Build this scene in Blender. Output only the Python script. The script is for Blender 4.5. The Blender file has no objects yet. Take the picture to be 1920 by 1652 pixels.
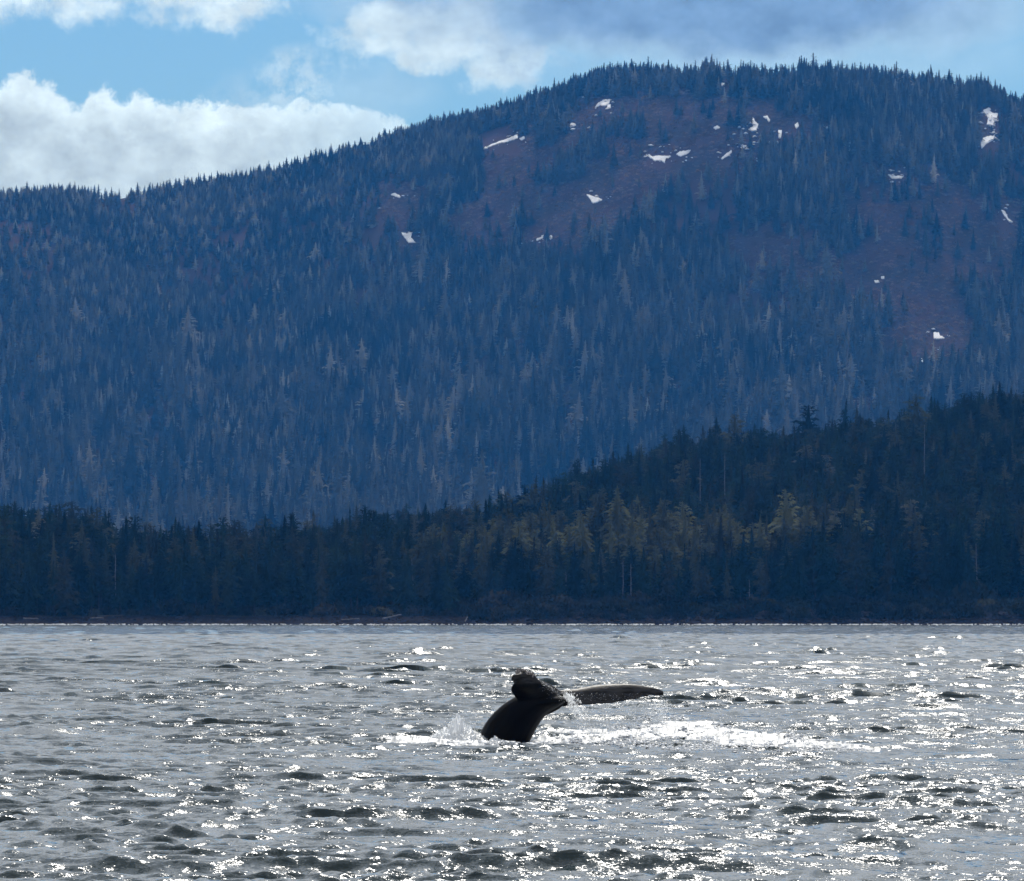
import bpy, bmesh, math, random
import numpy as np
from mathutils import Vector, Matrix, Euler

R = math.radians
rng = np.random.default_rng(11)
random.seed(11)
S = bpy.context.scene
COL = S.collection

# ------------------------------------------------------------------ camera
F = 12000.0            # focal length in photo pixels (photo 1920 x 1652)
HZ = 1154.0            # photo row of the true horizon
CAM_H = 3.0
PITCH = math.atan((HZ - 826.0) / F)
cam_d = bpy.data.cameras.new('camera')
cam = bpy.data.objects.new('camera', cam_d)
COL.objects.link(cam)
cam_d.sensor_width = 36.0
cam_d.lens = F / 1920.0 * 36.0
cam_d.clip_start = 1.0
cam_d.clip_end = 60000.0
cam.location = (0, 0, CAM_H)
cam.rotation_euler = (math.pi / 2 + PITCH, 0, 0)
S.camera = cam
cam_d.dof.use_dof = False

# ------------------------------------------------------------------ sun, sky, exposure
SUN_EL, SUN_AZ = R(40.0), R(7.0)          # azimuth measured from +Y towards +X (ahead of the camera)
sd = bpy.data.lights.new('sun', 'SUN')
sd.energy = 4.0
sd.angle = R(0.53)
sd.color = (1.0, 0.97, 0.925)
sun = bpy.data.objects.new('sun', sd)
COL.objects.link(sun)
to_sun = Vector((math.sin(SUN_AZ) * math.cos(SUN_EL), math.cos(SUN_AZ) * math.cos(SUN_EL), math.sin(SUN_EL)))
sun.rotation_euler = to_sun.to_track_quat('Z', 'Y').to_euler()
sun.location = (0, 0, 50)

S.view_settings.view_transform = 'Standard'
S.view_settings.look = 'None'
S.view_settings.exposure = 0.0
S.view_settings.gamma = 1.0
S.view_settings.use_curve_mapping = False
cy = S.cycles
cy.use_denoising = True
cy.denoiser = 'OPENIMAGEDENOISE'
cy.denoising_prefilter = 'ACCURATE'
cy.max_bounces = 4
cy.diffuse_bounces = 3
cy.glossy_bounces = 2
cy.transmission_bounces = 2
cy.volume_bounces = 0
cy.transparent_max_bounces = 12
cy.sample_clamp_direct = 9.0
cy.sample_clamp_indirect = 3.0
cy.caustics_reflective = False
cy.caustics_refractive = False
cy.use_adaptive_sampling = False
S.render.use_persistent_data = False


class NT:
    """small helper around a node tree"""
    def __init__(self, tree):
        self.t = tree
        self.n = tree.nodes
        self.l = tree.links

    def new(self, kind, **kw):
        nd = self.n.new(kind)
        for k, v in kw.items():
            if hasattr(nd, k):
                setattr(nd, k, v)
        return nd

    def set(self, nd, key, v):
        if isinstance(v, bpy.types.NodeSocket):
            self.l.new(v, nd.inputs[key])
        elif v is not None:
            nd.inputs[key].default_value = v

    def math(self, op, a, b=None, c=None, clamp=False):
        nd = self.n.new('ShaderNodeMath')
        nd.operation = op
        nd.use_clamp = clamp
        for i, v in enumerate((a, b, c)):
            if v is not None:
                self.set(nd, i, v)
        return nd.outputs[0]

    def sstep(self, x, lo, hi, a=0.0, b=1.0):
        nd = self.n.new('ShaderNodeMapRange')
        nd.interpolation_type = 'SMOOTHSTEP'
        for k, v in zip((0, 1, 2, 3, 4), (x, lo, hi, a, b)):
            self.set(nd, k, v)
        return nd.outputs[0]

    def lin(self, x, lo, hi, a=0.0, b=1.0):
        nd = self.n.new('ShaderNodeMapRange')
        for k, v in zip((0, 1, 2, 3, 4), (x, lo, hi, a, b)):
            self.set(nd, k, v)
        return nd.outputs[0]

    def mix(self, f, a, b):
        nd = self.n.new('ShaderNodeMix')
        nd.data_type = 'RGBA'
        self.set(nd, 0, f)
        self.set(nd, 6, a if isinstance(a, bpy.types.NodeSocket) else (*a, 1.0))
        self.set(nd, 7, b if isinstance(b, bpy.types.NodeSocket) else (*b, 1.0))
        return nd.outputs[2]

    def comb(self, x, y, z):
        nd = self.n.new('ShaderNodeCombineXYZ')
        for i, v in enumerate((x, y, z)):
            self.set(nd, i, v)
        return nd.outputs[0]

    def noise(self, vec, scale, detail=4.0, rough=0.5, lac=2.0, dist=0.0):
        nd = self.n.new('ShaderNodeTexNoise')
        nd.noise_dimensions = '3D'
        if vec is not None:
            self.l.new(vec, nd.inputs['Vector'])
        nd.inputs['Scale'].default_value = scale
        nd.inputs['Detail'].default_value = detail
        nd.inputs['Roughness'].default_value = rough
        nd.inputs['Lacunarity'].default_value = lac
        nd.inputs['Distortion'].default_value = dist
        return nd.outputs['Fac']


world = bpy.data.worlds.new("World")
S.world = world
world.use_nodes = True
W = NT(world.node_tree)
W.n.clear()
SKY_STRENGTH = 0.10
sky = W.new('ShaderNodeTexSky')
sky.sky_type = 'NISHITA'
sky.sun_disc = False
sky.sun_elevation = SUN_EL
sky.sun_rotation = SUN_AZ
sky.air_density = 1.0
sky.dust_density = 0.15
sky.ozone_density = 2.5
geo = W.new('ShaderNodeTexCoord')
sep = W.new('ShaderNodeSeparateXYZ')
W.l.new(geo.outputs['Generated'], sep.inputs[0])
dx, dy, dz = sep.outputs
az = W.math('ARCTAN2', dx, dy)                      # azimuth and elevation of the direction, radians
el = W.math('ARCSINE', dz)
K = 12.0                                            # 1 unit = 1/12 rad, about 1000 photo pixels
U = W.math('MULTIPLY', az, K)
V = W.math('MULTIPLY', el, K)
uv = W.comb(U, V, 0.0)
warp1 = W.noise(uv, 7.0, 6.0, 0.55)
warp2 = W.noise(W.comb(W.math('ADD', U, 31.0), V, 2.0), 7.0, 6.0, 0.55)
w1 = W.math('SUBTRACT', warp1, 0.5)
w2 = W.math('SUBTRACT', warp2, 0.5)
Uw = W.math('MULTIPLY_ADD', w1, 0.16, U)
Vw = W.math('MULTIPLY_ADD', w2, 0.16, V)


def uu(px):
    return (px - 960.0) / 1000.0


def vv(py):
    return (HZ - py) / 1000.0


def ellipse(px, py, rx, ry, soft=1.0, ux=None, vx=None, rot=0.0):
    a = W.math('SUBTRACT', ux or Uw, uu(px))
    b = W.math('SUBTRACT', vx or Vw, vv(py))
    if rot:
        c, s = math.cos(rot), math.sin(rot)
        a2 = W.math('ADD', W.math('MULTIPLY', a, c), W.math('MULTIPLY', b, s))
        b2 = W.math('SUBTRACT', W.math('MULTIPLY', b, c), W.math('MULTIPLY', a, s))
        a, b = a2, b2
    a = W.math('DIVIDE', a, rx / 1000.0)
    b = W.math('DIVIDE', b, ry / 1000.0)
    d = W.math('SQRT', W.math('ADD', W.math('MULTIPLY', a, a), W.math('MULTIPLY', b, b)))
    return W.sstep(d, 1.0 + 0.5 * soft, 1.0 - 0.5 * soft)


def mx(*a):
    r = a[0]
    for x in a[1:]:
        r = W.math('MAXIMUM', r, x)
    return r


# low cumulus bank on the left: its top edge follows a curve over azimuth
fc = W.new('ShaderNodeFloatCurve')
prof = [(-400, 200), (-150, 165), (-60, 175), (0, 158), (45, 140), (85, 150), (120, 178), (150, 192), (172, 166), (200, 160), (235, 188), (262, 172),
        (300, 186), (380, 188), (470, 192), (560, 186), (640, 190), (700, 200), (760, 232), (830, 300), (1000, 420)]
pu = [uu(p[0]) for p in prof]
lo_u, hi_u = pu[0], pu[-1]
W.set(fc, 'Value', W.lin(W.math('MULTIPLY_ADD', w1, 0.05, U), lo_u, hi_u))
cv = fc.mapping.curves[0]
for (px, py), u in zip(prof, pu):
    xx, yy = (u - lo_u) / (hi_u - lo_u), vv(py) / 1.2
    if px == prof[0][0]:
        cv.points[0].location = (0, yy)
    elif px == prof[-1][0]:
        cv.points[-1].location = (1, yy)
    else:
        cv.points.new(xx, yy)
fc.mapping.update()
topv = W.math('MULTIPLY', fc.outputs[0], 1.2)
fine = W.noise(uv, 20.0, 9.0, 0.66)
finec = W.math('SUBTRACT', fine, 0.5)
below = W.math('SUBTRACT', topv, W.math('MULTIPLY_ADD', finec, 0.11, V))   # >0 inside the bank
bank = W.sstep(below, -0.006, 0.020)
bank = W.math('MULTIPLY', bank, W.sstep(W.math('MULTIPLY_ADD', w2, 0.2, U), uu(-1500), uu(-900)))
bank = W.math('MULTIPLY', bank, W.sstep(U, uu(880), uu(380), 0.62, 1.0))
wisp = W.math('MULTIPLY', ellipse(545, 165, 120, 42, 1.6, rot=0.25), W.sstep(fine, 0.36, 0.62))
wisp = W.math('MULTIPLY', wisp, 0.55)
wisp2 = W.math('MULTIPLY', ellipse(700, 175, 110, 50, 1.6), 0.22)
# ragged upper clouds
up1 = W.math('MULTIPLY', ellipse(20, -10, 250, 60, 1.3), 0.75)
up2 = W.math('MULTIPLY', ellipse(390, -8, 150, 70, 1.3), 0.85)
up3 = W.math('MULTIPLY', ellipse(820, 55, 210, 78, 1.2), 0.95)
up4 = ellipse(960, 100, 90, 75, 1.4)
dark1 = ellipse(1370, 0, 520, 118, 0.9)
dark2 = W.math('MULTIPLY', ellipse(1010, 90, 90, 80, 1.5), 0.6)
dark3 = W.math('MULTIPLY', ellipse(960, -30, 330, 60, 1.2), 0.8)
haze_r = W.math('MULTIPLY', ellipse(1450, 110, 420, 75, 1.6), 0.30)
strat = W.math('MULTIPLY', W.sstep(warp1, 0.42, 0.66), W.sstep(V, vv(40), vv(-60)))
# the rest of the dome: broken cloud
dirn = W.n.new('ShaderNodeVectorMath')
dirn.operation = 'MULTIPLY'
W.l.new(geo.outputs['Generated'], dirn.inputs[0])
dirn.inputs[1].default_value = (1, 1, 2.2)
big = W.noise(dirn.outputs[0], 3.2, 8.0, 0.55)
rest = W.sstep(big, 0.26, 0.44)
inview = W.math('MULTIPLY', W.sstep(W.math('ABSOLUTE', U), 1.5, 1.05), W.sstep(V, 1.75, 1.25))
outv = W.math('SUBTRACT', 1.0, inview)
rest = W.math('MULTIPLY', rest, outv)


def ragged(mask, amt=1.3, lo=0.22, hi=0.95):
    return W.sstep(W.math('MULTIPLY_ADD', finec, amt, mask), lo, hi)


up1, up2, up3, up4 = (W.math('MULTIPLY', ragged(q), W.sstep(q, 0.0, 0.15)) for q in (up1, up2, up3, up4))
dark2 = W.math('MULTIPLY', W.math('MULTIPLY', ragged(dark2, 1.6, 0.1, 1.0), W.sstep(dark2, 0.0, 0.3)), 0.6)
cover = mx(bank, wisp, wisp2, up1, up2, W.math('MULTIPLY', up3, 0.9), W.math('MULTIPLY', up4, 0.85), dark1, dark2, dark3, haze_r, W.math('MULTIPLY', strat, 0.6), rest)
cover = W.math('MINIMUM', cover, 1.0)
# brightness of cloud: bright rims and billows, greyer bellies
dk = mx(dark1, dark2, dark3, W.math('MULTIPLY', rest, W.sstep(big, 0.55, 0.78)))
bill = W.noise(W.comb(W.math('ADD', U, 7.0), W.math('MULTIPLY', V, 1.3), 0.4), 13.0, 9.0, 0.6)
lum = W.math('MULTIPLY_ADD', bill, 0.9, W.sstep(below, 0.10, 0.0, 0.31, 0.44))
rim = W.math('MULTIPLY', W.sstep(below, 0.10, 0.0), bank)
lum = W.math('ADD', lum, W.math('MULTIPLY', rim, 0.16))
# clouds are brighter towards the sun
dotn = W.n.new('ShaderNodeVectorMath')
dotn.operation = 'DOT_PRODUCT'
W.l.new(geo.outputs['Generated'], dotn.inputs[0])
dotn.inputs[1].default_value = tuple(to_sun)
lum = W.math('MULTIPLY', lum, W.sstep(dotn.outputs['Value'], 0.72, 1.0, 1.0, 1.9))
CB = (6.1, 7.4, 8.4)
CD = (1.45, 2.5, 4.4)
cloudcol = W.mix(W.math('MULTIPLY', dk, 0.95), CB, CD)
cloudcol = W.mix(W.math('MULTIPLY', outv, 0.8), cloudcol, (6.7, 6.95, 7.6))
vm = W.n.new('ShaderNodeVectorMath')
vm.operation = 'SCALE'
W.l.new(cloudcol, vm.inputs[0])
W.l.new(lum, vm.inputs['Scale'])
tint = W.n.new('ShaderNodeMix')
tint.data_type = 'RGBA'
tint.blend_type = 'MULTIPLY'
tint.inputs[0].default_value = 1.0
W.l.new(sky.outputs[0], tint.inputs[6])
tint.inputs[7].default_value = (0.33, 0.50, 0.71, 1)
final = W.mix(cover, tint.outputs[2], vm.outputs[0])
bg = W.new('ShaderNodeBackground')
W.l.new(final, bg.inputs[0])
bg.inputs[1].default_value = SKY_STRENGTH
wo = W.new('ShaderNodeOutputWorld')
W.l.new(bg.outputs[0], wo.inputs[0])
world.cycles.sampling_method = 'MANUAL'
world.cycles.sample_map_resolution = 1024


# ------------------------------------------------------------------ helpers
def ray(px, py):
    """world direction of a photo pixel, scaled so that y == 1"""
    c, s = math.cos(PITCH), math.sin(PITCH)
    a = (np.asarray(px, float) - 960.0) / F
    b = (826.0 - np.asarray(py, float)) / F
    y = c - b * s
    z = s + b * c
    return a / y, z / y


def at(px, py, Y):
    ax, azz = ray(px, py)
    return (float(ax * Y), float(Y), float(CAM_H + azz * Y))


def project(x, y, z):
    c, s = math.cos(PITCH), math.sin(PITCH)
    x, y, z = np.asarray(x, float), np.asarray(y, float), np.asarray(z, float) - CAM_H
    d = y * c + z * s
    u = -y * s + z * c
    return 960.0 + F * x / d, 826.0 - F * u / d


def link(name, me, parent=None, loc=None):
    o = bpy.data.objects.new(name, me)
    COL.objects.link(o)
    if parent is not None:
        o.parent = parent
    if loc is not None:
        o.location = loc
    return o


def tag(o, label=None, cat=None, group=None, kind=None):
    for k, v in (('label', label), ('category', cat), ('group', group), ('kind', kind)):
        if v:
            o[k] = v
    return o


def mesh_np(name, verts, faces, mat=None, smooth=False):
    """verts (n,3) array, faces (m,k) array with k = 3 or 4"""
    me = bpy.data.meshes.new(name)
    verts = np.asarray(verts, np.float32)
    faces = np.asarray(faces, np.int32)
    m, k = faces.shape
    me.vertices.add(len(verts))
    me.vertices.foreach_set('co', verts.ravel())
    me.loops.add(m * k)
    me.loops.foreach_set('vertex_index', faces.ravel())
    me.polygons.add(m)
    me.polygons.foreach_set('loop_start', np.arange(0, m * k, k, dtype=np.int32))
    me.polygons.foreach_set('loop_total', np.full(m, k, np.int32))
    me.update(calc_edges=True)
    if smooth:
        me.polygons.foreach_set('use_smooth', np.ones(m, bool))
    if mat:
        me.materials.append(mat)
    return me


def grid_faces(nr, nc, wrap=False):
    i = np.arange(nr - 1)[:, None]
    j = np.arange(nc if wrap else nc - 1)[None, :]
    a = i * nc + j
    b = i * nc + (j + 1) % nc
    c = (i + 1) * nc + (j + 1) % nc
    d = (i + 1) * nc + j
    return np.stack([a + 0 * b, b + 0 * a, c + 0 * a, d + 0 * b], -1).reshape(-1, 4)


class VN:
    """value noise, numpy, 2-D, smooth"""
    def __init__(self, seed, n=256):
        self.g = np.random.default_rng(seed).random((n, n))
        self.n = n

    def __call__(self, x, y):
        x, y = np.asarray(x, float), np.asarray(y, float)
        xi, yi = np.floor(x).astype(int), np.floor(y).astype(int)
        fx, fy = x - xi, y - yi
        fx = fx * fx * fx * (fx * (fx * 6 - 15) + 10)
        fy = fy * fy * fy * (fy * (fy * 6 - 15) + 10)
        n = self.n
        g = self.g
        a, b = g[xi % n, yi % n], g[(xi + 1) % n, yi % n]
        c, d = g[xi % n, (yi + 1) % n], g[(xi + 1) % n, (yi + 1) % n]
        return (a * (1 - fx) + b * fx) * (1 - fy) + (c * (1 - fx) + d * fx) * fy

    def fbm(self, x, y, o=5, gain=0.5):
        s, amp, t = 0, 1.0, 0
        for k in range(o):
            s = s + amp * (self(x * 2 ** k + 17.3 * k, y * 2 ** k + 9.1 * k) - 0.5)
            t += amp
            amp *= gain
        return s / t * 2


def sm(x, a, b):
    t = np.clip((np.asarray(x, float) - a) / (b - a), 0, 1)
    return t * t * (3 - 2 * t)


# ------------------------------------------------------------------ materials
def material(name):
    m = bpy.data.materials.new(name)
    m.use_nodes = True
    t = NT(m.node_tree)
    t.n.clear()
    out = t.new('ShaderNodeOutputMaterial')
    p = t.new('ShaderNodeBsdfPrincipled')
    t.l.new(p.outputs[0], out.inputs[0])
    return m, t, p, out


def foliage_mat(name, c0, c1, c2, trans=0.25):
    m, t, p, out = material(name)
    oi = t.new('ShaderNodeObjectInfo')
    rnd = oi.outputs['Random']
    big_ = t.noise(oi.outputs['Location'], 0.006, 3.0, 0.6)
    g = t.new('ShaderNodeNewGeometry')
    sm_ = t.noise(g.outputs['Position'], 0.9, 3.0, 0.6)
    c = t.mix(t.sstep(big_, 0.36, 0.64), c0, c1)
    c = t.mix(t.math('MULTIPLY', t.sstep(rnd, 0.55, 1.0), 0.8), c, c2)
    v = t.math('MULTIPLY_ADD', sm_, 0.9, 0.55)
    v = t.math('MULTIPLY', v, t.math('MULTIPLY_ADD', t.math('FRACT', t.math('MULTIPLY', rnd, 7.31)), 1.1, 0.45))
    hs = t.new('ShaderNodeHueSaturation')
    t.l.new(c, hs.inputs['Color'])
    t.l.new(v, hs.inputs['Value'])
    t.l.new(hs.outputs[0], p.inputs['Base Color'])
    p.inputs['Roughness'].default_value = 1.0
    p.inputs['Specular IOR Level'].default_value = 0.0
    tr = t.new('ShaderNodeBsdfTranslucent')
    t.l.new(hs.outputs[0], tr.inputs[0])
    mxs = t.new('ShaderNodeMixShader')
    mxs.inputs[0].default_value = trans
    t.l.new(p.outputs[0], mxs.inputs[1])
    t.l.new(tr.outputs[0], mxs.inputs[2])
    t.l.new(mxs.outputs[0], out.inputs[0])
    return m


M_dark = foliage_mat('dark_needles', (0.008, 0.018, 0.012), (0.019, 0.030, 0.017), (0.064, 0.064, 0.040), 0.26)
M_sunlit = foliage_mat('sunlit_needles', (0.090, 0.096, 0.050), (0.112, 0.112, 0.056), (0.055, 0.060, 0.038), 0.40)  # sunlight on the middle stand is put into this needle colour
M_mount = foliage_mat('mountain_needles', (0.022, 0.028, 0.022), (0.090, 0.092, 0.075), (0.18, 0.17, 0.14), 0.35)
M_grey = foliage_mat('sunlit_grey_needles', (0.19, 0.19, 0.155), (0.24, 0.225, 0.19), (0.27, 0.25, 0.21), 0.35)  # sunlit treetops of the left mountain, put into the needle colour
M_greygreen = foliage_mat('greygreen_needles', (0.07, 0.075, 0.055), (0.09, 0.09, 0.068), (0.11, 0.105, 0.08), 0.3)  # paler grey-green tone for scattered shore trees and the left dip
M_brush = foliage_mat('bare_brush', (0.125, 0.088, 0.070), (0.155, 0.105, 0.082), (0.11, 0.098, 0.075), 0.25)
M_shrub = foliage_mat('willow_leaves', (0.045, 0.047, 0.024), (0.060, 0.052, 0.030), (0.055, 0.045, 0.032), 0.25)


def simple_mat(name, c0, c1, scale, rough=1.0, bump=0.0, detail=6.0, spec=0.0):
    m, t, p, out = material(name)
    g = t.new('ShaderNodeNewGeometry')
    n = t.noise(g.outputs['Position'], scale, detail, 0.6)
    t.l.new(t.mix(t.sstep(n, 0.35, 0.68), c0, c1), p.inputs['Base Color'])
    p.inputs['Roughness'].default_value = rough
    p.inputs['Specular IOR Level'].default_value = spec
    if bump:
        b = t.new('ShaderNodeBump')
        b.inputs['Strength'].default_value = 0.8
        b.inputs['Distance'].default_value = bump
        t.l.new(t.noise(g.outputs['Position'], scale * 4, 6.0, 0.65), b.inputs['Height'])
        t.l.new(b.outputs[0], p.inputs['Normal'])
    return m


M_bark = simple_mat('bark', (0.035, 0.028, 0.024), (0.065, 0.052, 0.044), 1.6)
M_snag = simple_mat('bleached_wood', (0.12, 0.11, 0.11), (0.22, 0.205, 0.20), 1.0)
M_ground = simple_mat('forest_floor', (0.030, 0.034, 0.020), (0.055, 0.046, 0.030), 0.05, bump=0.4)
M_hill = simple_mat('mountain_soil', (0.060, 0.032, 0.025), (0.045, 0.034, 0.024), 0.018, bump=1.5)
M_snow = simple_mat('old_snow', (0.78, 0.79, 0.82), (0.62, 0.62, 0.66), 0.11, rough=0.6, bump=0.5)
M_beach = simple_mat('beach_gravel', (0.013, 0.012, 0.013), (0.026, 0.023, 0.024), 0.35, bump=0.15)
M_rock = simple_mat('shore_rock', (0.020, 0.018, 0.019), (0.055, 0.048, 0.047), 0.9, bump=0.1)


# ------------------------------------------------------------------ terrain functions
N1, N2, N3 = VN(1), VN(2), VN(3)

sky_pts = np.array([(-900, 470), (-400, 400), (0, 348), (60, 345), (130, 342), (215, 352), (300, 330), (400, 312), (520, 290), (600, 272), (700, 252),
                    (800, 222), (880, 207), (960, 190), (1010, 170), (1060, 152), (1110, 130), (1170, 124), (1250, 125), (1330, 117), (1390, 124),
                    (1450, 134), (1540, 128), (1620, 132), (1700, 140), (1790, 150), (1850, 152), (1885, 172), (1920, 188), (2100, 240), (2500, 330),
                    (3200, 520)], float)


def ridge_Y(px):
    return 6750.0 + 160 * np.sin(np.asarray(px, float) / 330.0) - 0.12 * (np.asarray(px, float) - 960)


def mountain_z(x, y):
    px = 960.0 + F * x / y
    Yr = ridge_Y(px)
    Y0 = 4400.0
    ysk = np.interp(px, sky_pts[:, 0], sky_pts[:, 1]) + 19.0           # ground line under the ridge trees
    zr = CAM_H + (HZ - ysk) / F * Yr
    t = (y - Y0) / (Yr - Y0)
    pr = np.interp(t, [-1, 0, 0.25, 0.5, 0.75, 0.93, 1.0, 1.06, 1.3, 2.0], [0, 0, 0.03, 0.15, 0.52, 0.90, 1.0, 1.0, 0.80, 0.55])
    pr2 = np.interp(np.asarray(t) - 0.02, [-1, 0, 0.25, 0.5, 0.75, 0.93, 1.0, 1.06, 1.3, 2.0], [0, 0, 0.03, 0.15, 0.52, 0.90, 1.0, 1.0, 0.80, 0.55])
    pr = 0.5 * (pr + pr2)
    z = 6.0 + (zr - 6.0) * pr
    win = sm(t, 0.1, 0.4) * (1 - sm(t, 0.82, 0.98))
    rel = 34.0 * N1.fbm(px / 330.0 + 0.0009 * y, y / 1500.0 + px / 900.0, 4) + 20.0 * N2.fbm(x / 150.0, y / 420.0, 4)
    # two spurs running down to the left with gullies beside them
    a1 = (px - (1480 - (6750 - y) * 0.62)) / 130.0
    a2 = (px - (760 - (6750 - y) * 0.35)) / 120.0
    rel = rel + 30.0 * np.exp(-a1 * a1) + 24.0 * np.exp(-a2 * a2)
    return z + rel * win + 3.0 * N3.fbm(x / 40.0, y / 40.0, 3) * sm(t, 0, 0.3)


hill_pts = np.array([(-900, 20), (-300, 14), (0, 8), (120, 8), (230, 3), (330, 1), (560, 2), (640, 5), (720, 9), (800, 11), (870, 12), (940, 15),
                     (1000, 18), (1040, 22), (1080, 27), (1150, 32), (1200, 37), (1300, 43), (1400, 43), (1500, 45), (1580, 47), (1700, 50),
                     (1800, 56), (1860, 60), (1920, 61), (2200, 62), (3000, 50)], float)


def shore_Y(px):
    return 2000.0 + 5.0 * np.sin(np.asarray(px) / 170.0) + 4.0 * np.sin(np.asarray(px) / 61.0)


def head_z(x, y):
    px = 960.0 + F * x / y
    d = y - shore_Y(px)
    H = np.interp(px, hill_pts[:, 0], hill_pts[:, 1])
    left = 1 - sm(px, 850, 1000)
    zb = np.interp(d, [-60, -3, 0, 8, 22, 40, 130, 3000], [-3, -0.3, 0.05, 0.6, 1.6, 3.2, 5.0, 5.0])
    zb2 = np.interp(d, [-60, -3, 0, 5, 14, 30, 130, 3000], [-3, -0.3, 0.05, 1.2, 3.2, 5.5, 7.0, 7.0])
    z = zb * left + zb2 * (1 - left)
    t = d / 650.0
    hill = H * sm(t, 0.14, 1.0) * (1 - 0.9 * sm(t, 1.25, 2.1))
    z = z + hill + (1.6 * N2.fbm(x / 45.0, y / 45.0, 4) + 3.0 * N3.fbm(x / 120.0, y / 160.0, 3) * sm(t, .15, .4)) * sm(d, 15, 90)
    z = z + 0.45 * N1.fbm(x / 9.0, y / 6.0, 4) * sm(d, 1, 10)
    return z


def polar_mesh(name, zf, pxs, Ys, mat):
    P, Y = np.meshgrid(pxs, Ys)
    X = (P - 960.0) / F * Y
    Z = zf(X, Y)
    me = mesh_np(name, np.stack([X, Y, Z], -1).reshape(-1, 3), grid_faces(len(Ys), len(pxs)), mat, True)
    return me


def steps(*seg):
    out = []
    for a, b, n in seg:
        out.append(np.linspace(a, b, n, endpoint=False))
    return np.concatenate(out + [np.array([seg[-1][1]])])


mountain = link('mountain', polar_mesh('mountain', mountain_z, steps((-3600, -300, 40), (-300, 2220, 240), (2220, 5500, 40)),
                                       steps((4200, 5200, 24), (5200, 6900, 190), (6900, 8200, 30)), M_hill))
tag(mountain, kind='structure')
headland = link('hillside', polar_mesh('hillside', head_z, steps((-3600, -200, 40), (-200, 2120, 330), (2120, 5500, 40)),
                                       steps((2038, 2100, 30), (2100, 2900, 90), (2900, 4205, 40)), M_ground))
tag(headland, kind='structure')
beach = link('beach', polar_mesh('beach', head_z, steps((-3600, -200, 40), (-200, 2120, 500), (2120, 5500, 40)),
                                 steps((1940, 1985, 6), (1985, 2038, 56)), M_beach))
tag(beach, kind='structure')

# ------------------------------------------------------------------ sea
WHX, WHY = 0.0, 152.5          # the whale surfaces here


def sea_components():
    g = np.random.default_rng(5)
    comps = []
    n = 150
    lam = np.exp(np.linspace(math.log(6.0), math.log(0.24), n))
    main = R(-78.0)                 # waves run towards the camera and a little to the left
    for L in lam:
        k = 2 * math.pi / L
        th = main + g.normal(0, 0.26 if L > 1.6 else 0.26 + 0.5 * (1.6 - L) / 1.4)
        s = 0.078 * math.exp(-max(0, L - 2.2) ** 2 / 6.0) * (0.80 if L > 1.2 else 1.12)
        A = s / k * 0.50 * (0.6 + 0.8 * g.random())
        comps.append((k * math.cos(th), k * math.sin(th), k, A, g.random() * 2 * math.pi, L))
    return comps


COMPS = sea_components()
NW = VN(9)


def sea_surface(x, y, dr):
    """displaced water surface: returns x, y, z"""
    x = x.astype(np.float64)
    y = y.astype(np.float64)
    X, Y, Z = x.copy(), y.copy(), np.zeros_like(x)
    dr = dr * (1 - 0.62 * sm(y, 300, 620)) * (1 - 0.6 * sm(y, 900, 1100))
    gust = np.clip(1.0 + 0.75 * NW.fbm(x / 5.0, y / 11.0, 4), 0.45, 1.8)
    group = np.clip(0.95 + 1.2 * NW.fbm(x / 7.0 + 40, y / 5.0 + 7, 2), 0.15, 2.3) * (0.74 + 0.25 * sm(y, 120, 350))
    for kx, ky, k, A, ph, L in COMPS:
        f = np.clip((L / np.maximum(dr, 1e-3) - 1.3) / 1.5, 0, 1)
        if not f.any():
            continue
        a = A * f * (0.85 * group * (1 + 0.25 * sm(y, 140, 380)) * (1 + 0.25 * sm(y, 450, 1100)) if L > 2.0 else gust * 0.92 * (1 + 0.42 * sm(y, 130, 300)))
        p = kx * x + ky * y + ph
        c, s = np.cos(p), np.sin(p)
        Z += a * c
        q = a * (1.15 if L > 1.0 else 0.9)
        X -= q * s * kx / k
        Y -= q * s * ky / k
    # hand placed steeper crests seen in the photo
    for px, py, hgt, wx, wy in CRESTS:
        cx, cy_, _ = ground_pt(px, py)
        dxx = (x - cx) / (wx * 1.25)
        dyy = (y - cy_)
        wob = 0.25 * np.sin(dxx * 2.3 + px) + 0.8 * NW.fbm(x * 1.3 + px, y * 0.2, 3)
        e = np.exp(-dxx * dxx) * np.exp(-np.where(dyy < wob, ((dyy - wob) / wy) ** 2, ((dyy - wob) / (wy * 2.2)) ** 2))
        Z += (0.80 if py > 1500 else 0.42) * hgt * e * group
    # the slick left by the tail lies a little lower and calmer
    foot = np.exp(-(x / 2.6) ** 2) * np.exp(-((y - WHY + 2.2) / 2.6) ** 2)
    Z = Z * (1 - 0.6 * foot) - 0.07 * foot
    return X, Y, Z


def ground_pt(px, py):
    ax, azz = ray(px, py)
    Y = -CAM_H / azz
    return float(ax * Y), float(Y), 0.0


CRESTS = [(330, 1566, 0.26, 0.75, 0.45), (840, 1532, 0.22, 0.6, 0.4), (1655, 1592, 0.26, 0.55, 0.4), (1560, 1598, 0.14, 0.5, 0.4),
          (800, 1606, 0.12, 0.5, 0.35), (1715, 1512, 0.16, 0.6, 0.5), (690, 1372, 0.24, 0.9, 0.9), (1605, 1404, 0.16, 0.6, 0.7),
          (70, 1380, 0.30, 0.9, 0.9), (1570, 1340, 0.22, 0.8, 1.0), (1715, 1302, 0.3, 1.2, 1.5), (20, 1492, 0.2, 0.5, 0.5),
          (1310, 1276, 0.35, 1.2, 1.6), (700, 1230, 0.5, 2.5, 3.0), (1905, 1305, 0.3, 1.0, 1.5), (1250, 1452, 0.16, 0.6, 0.5)]

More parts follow.
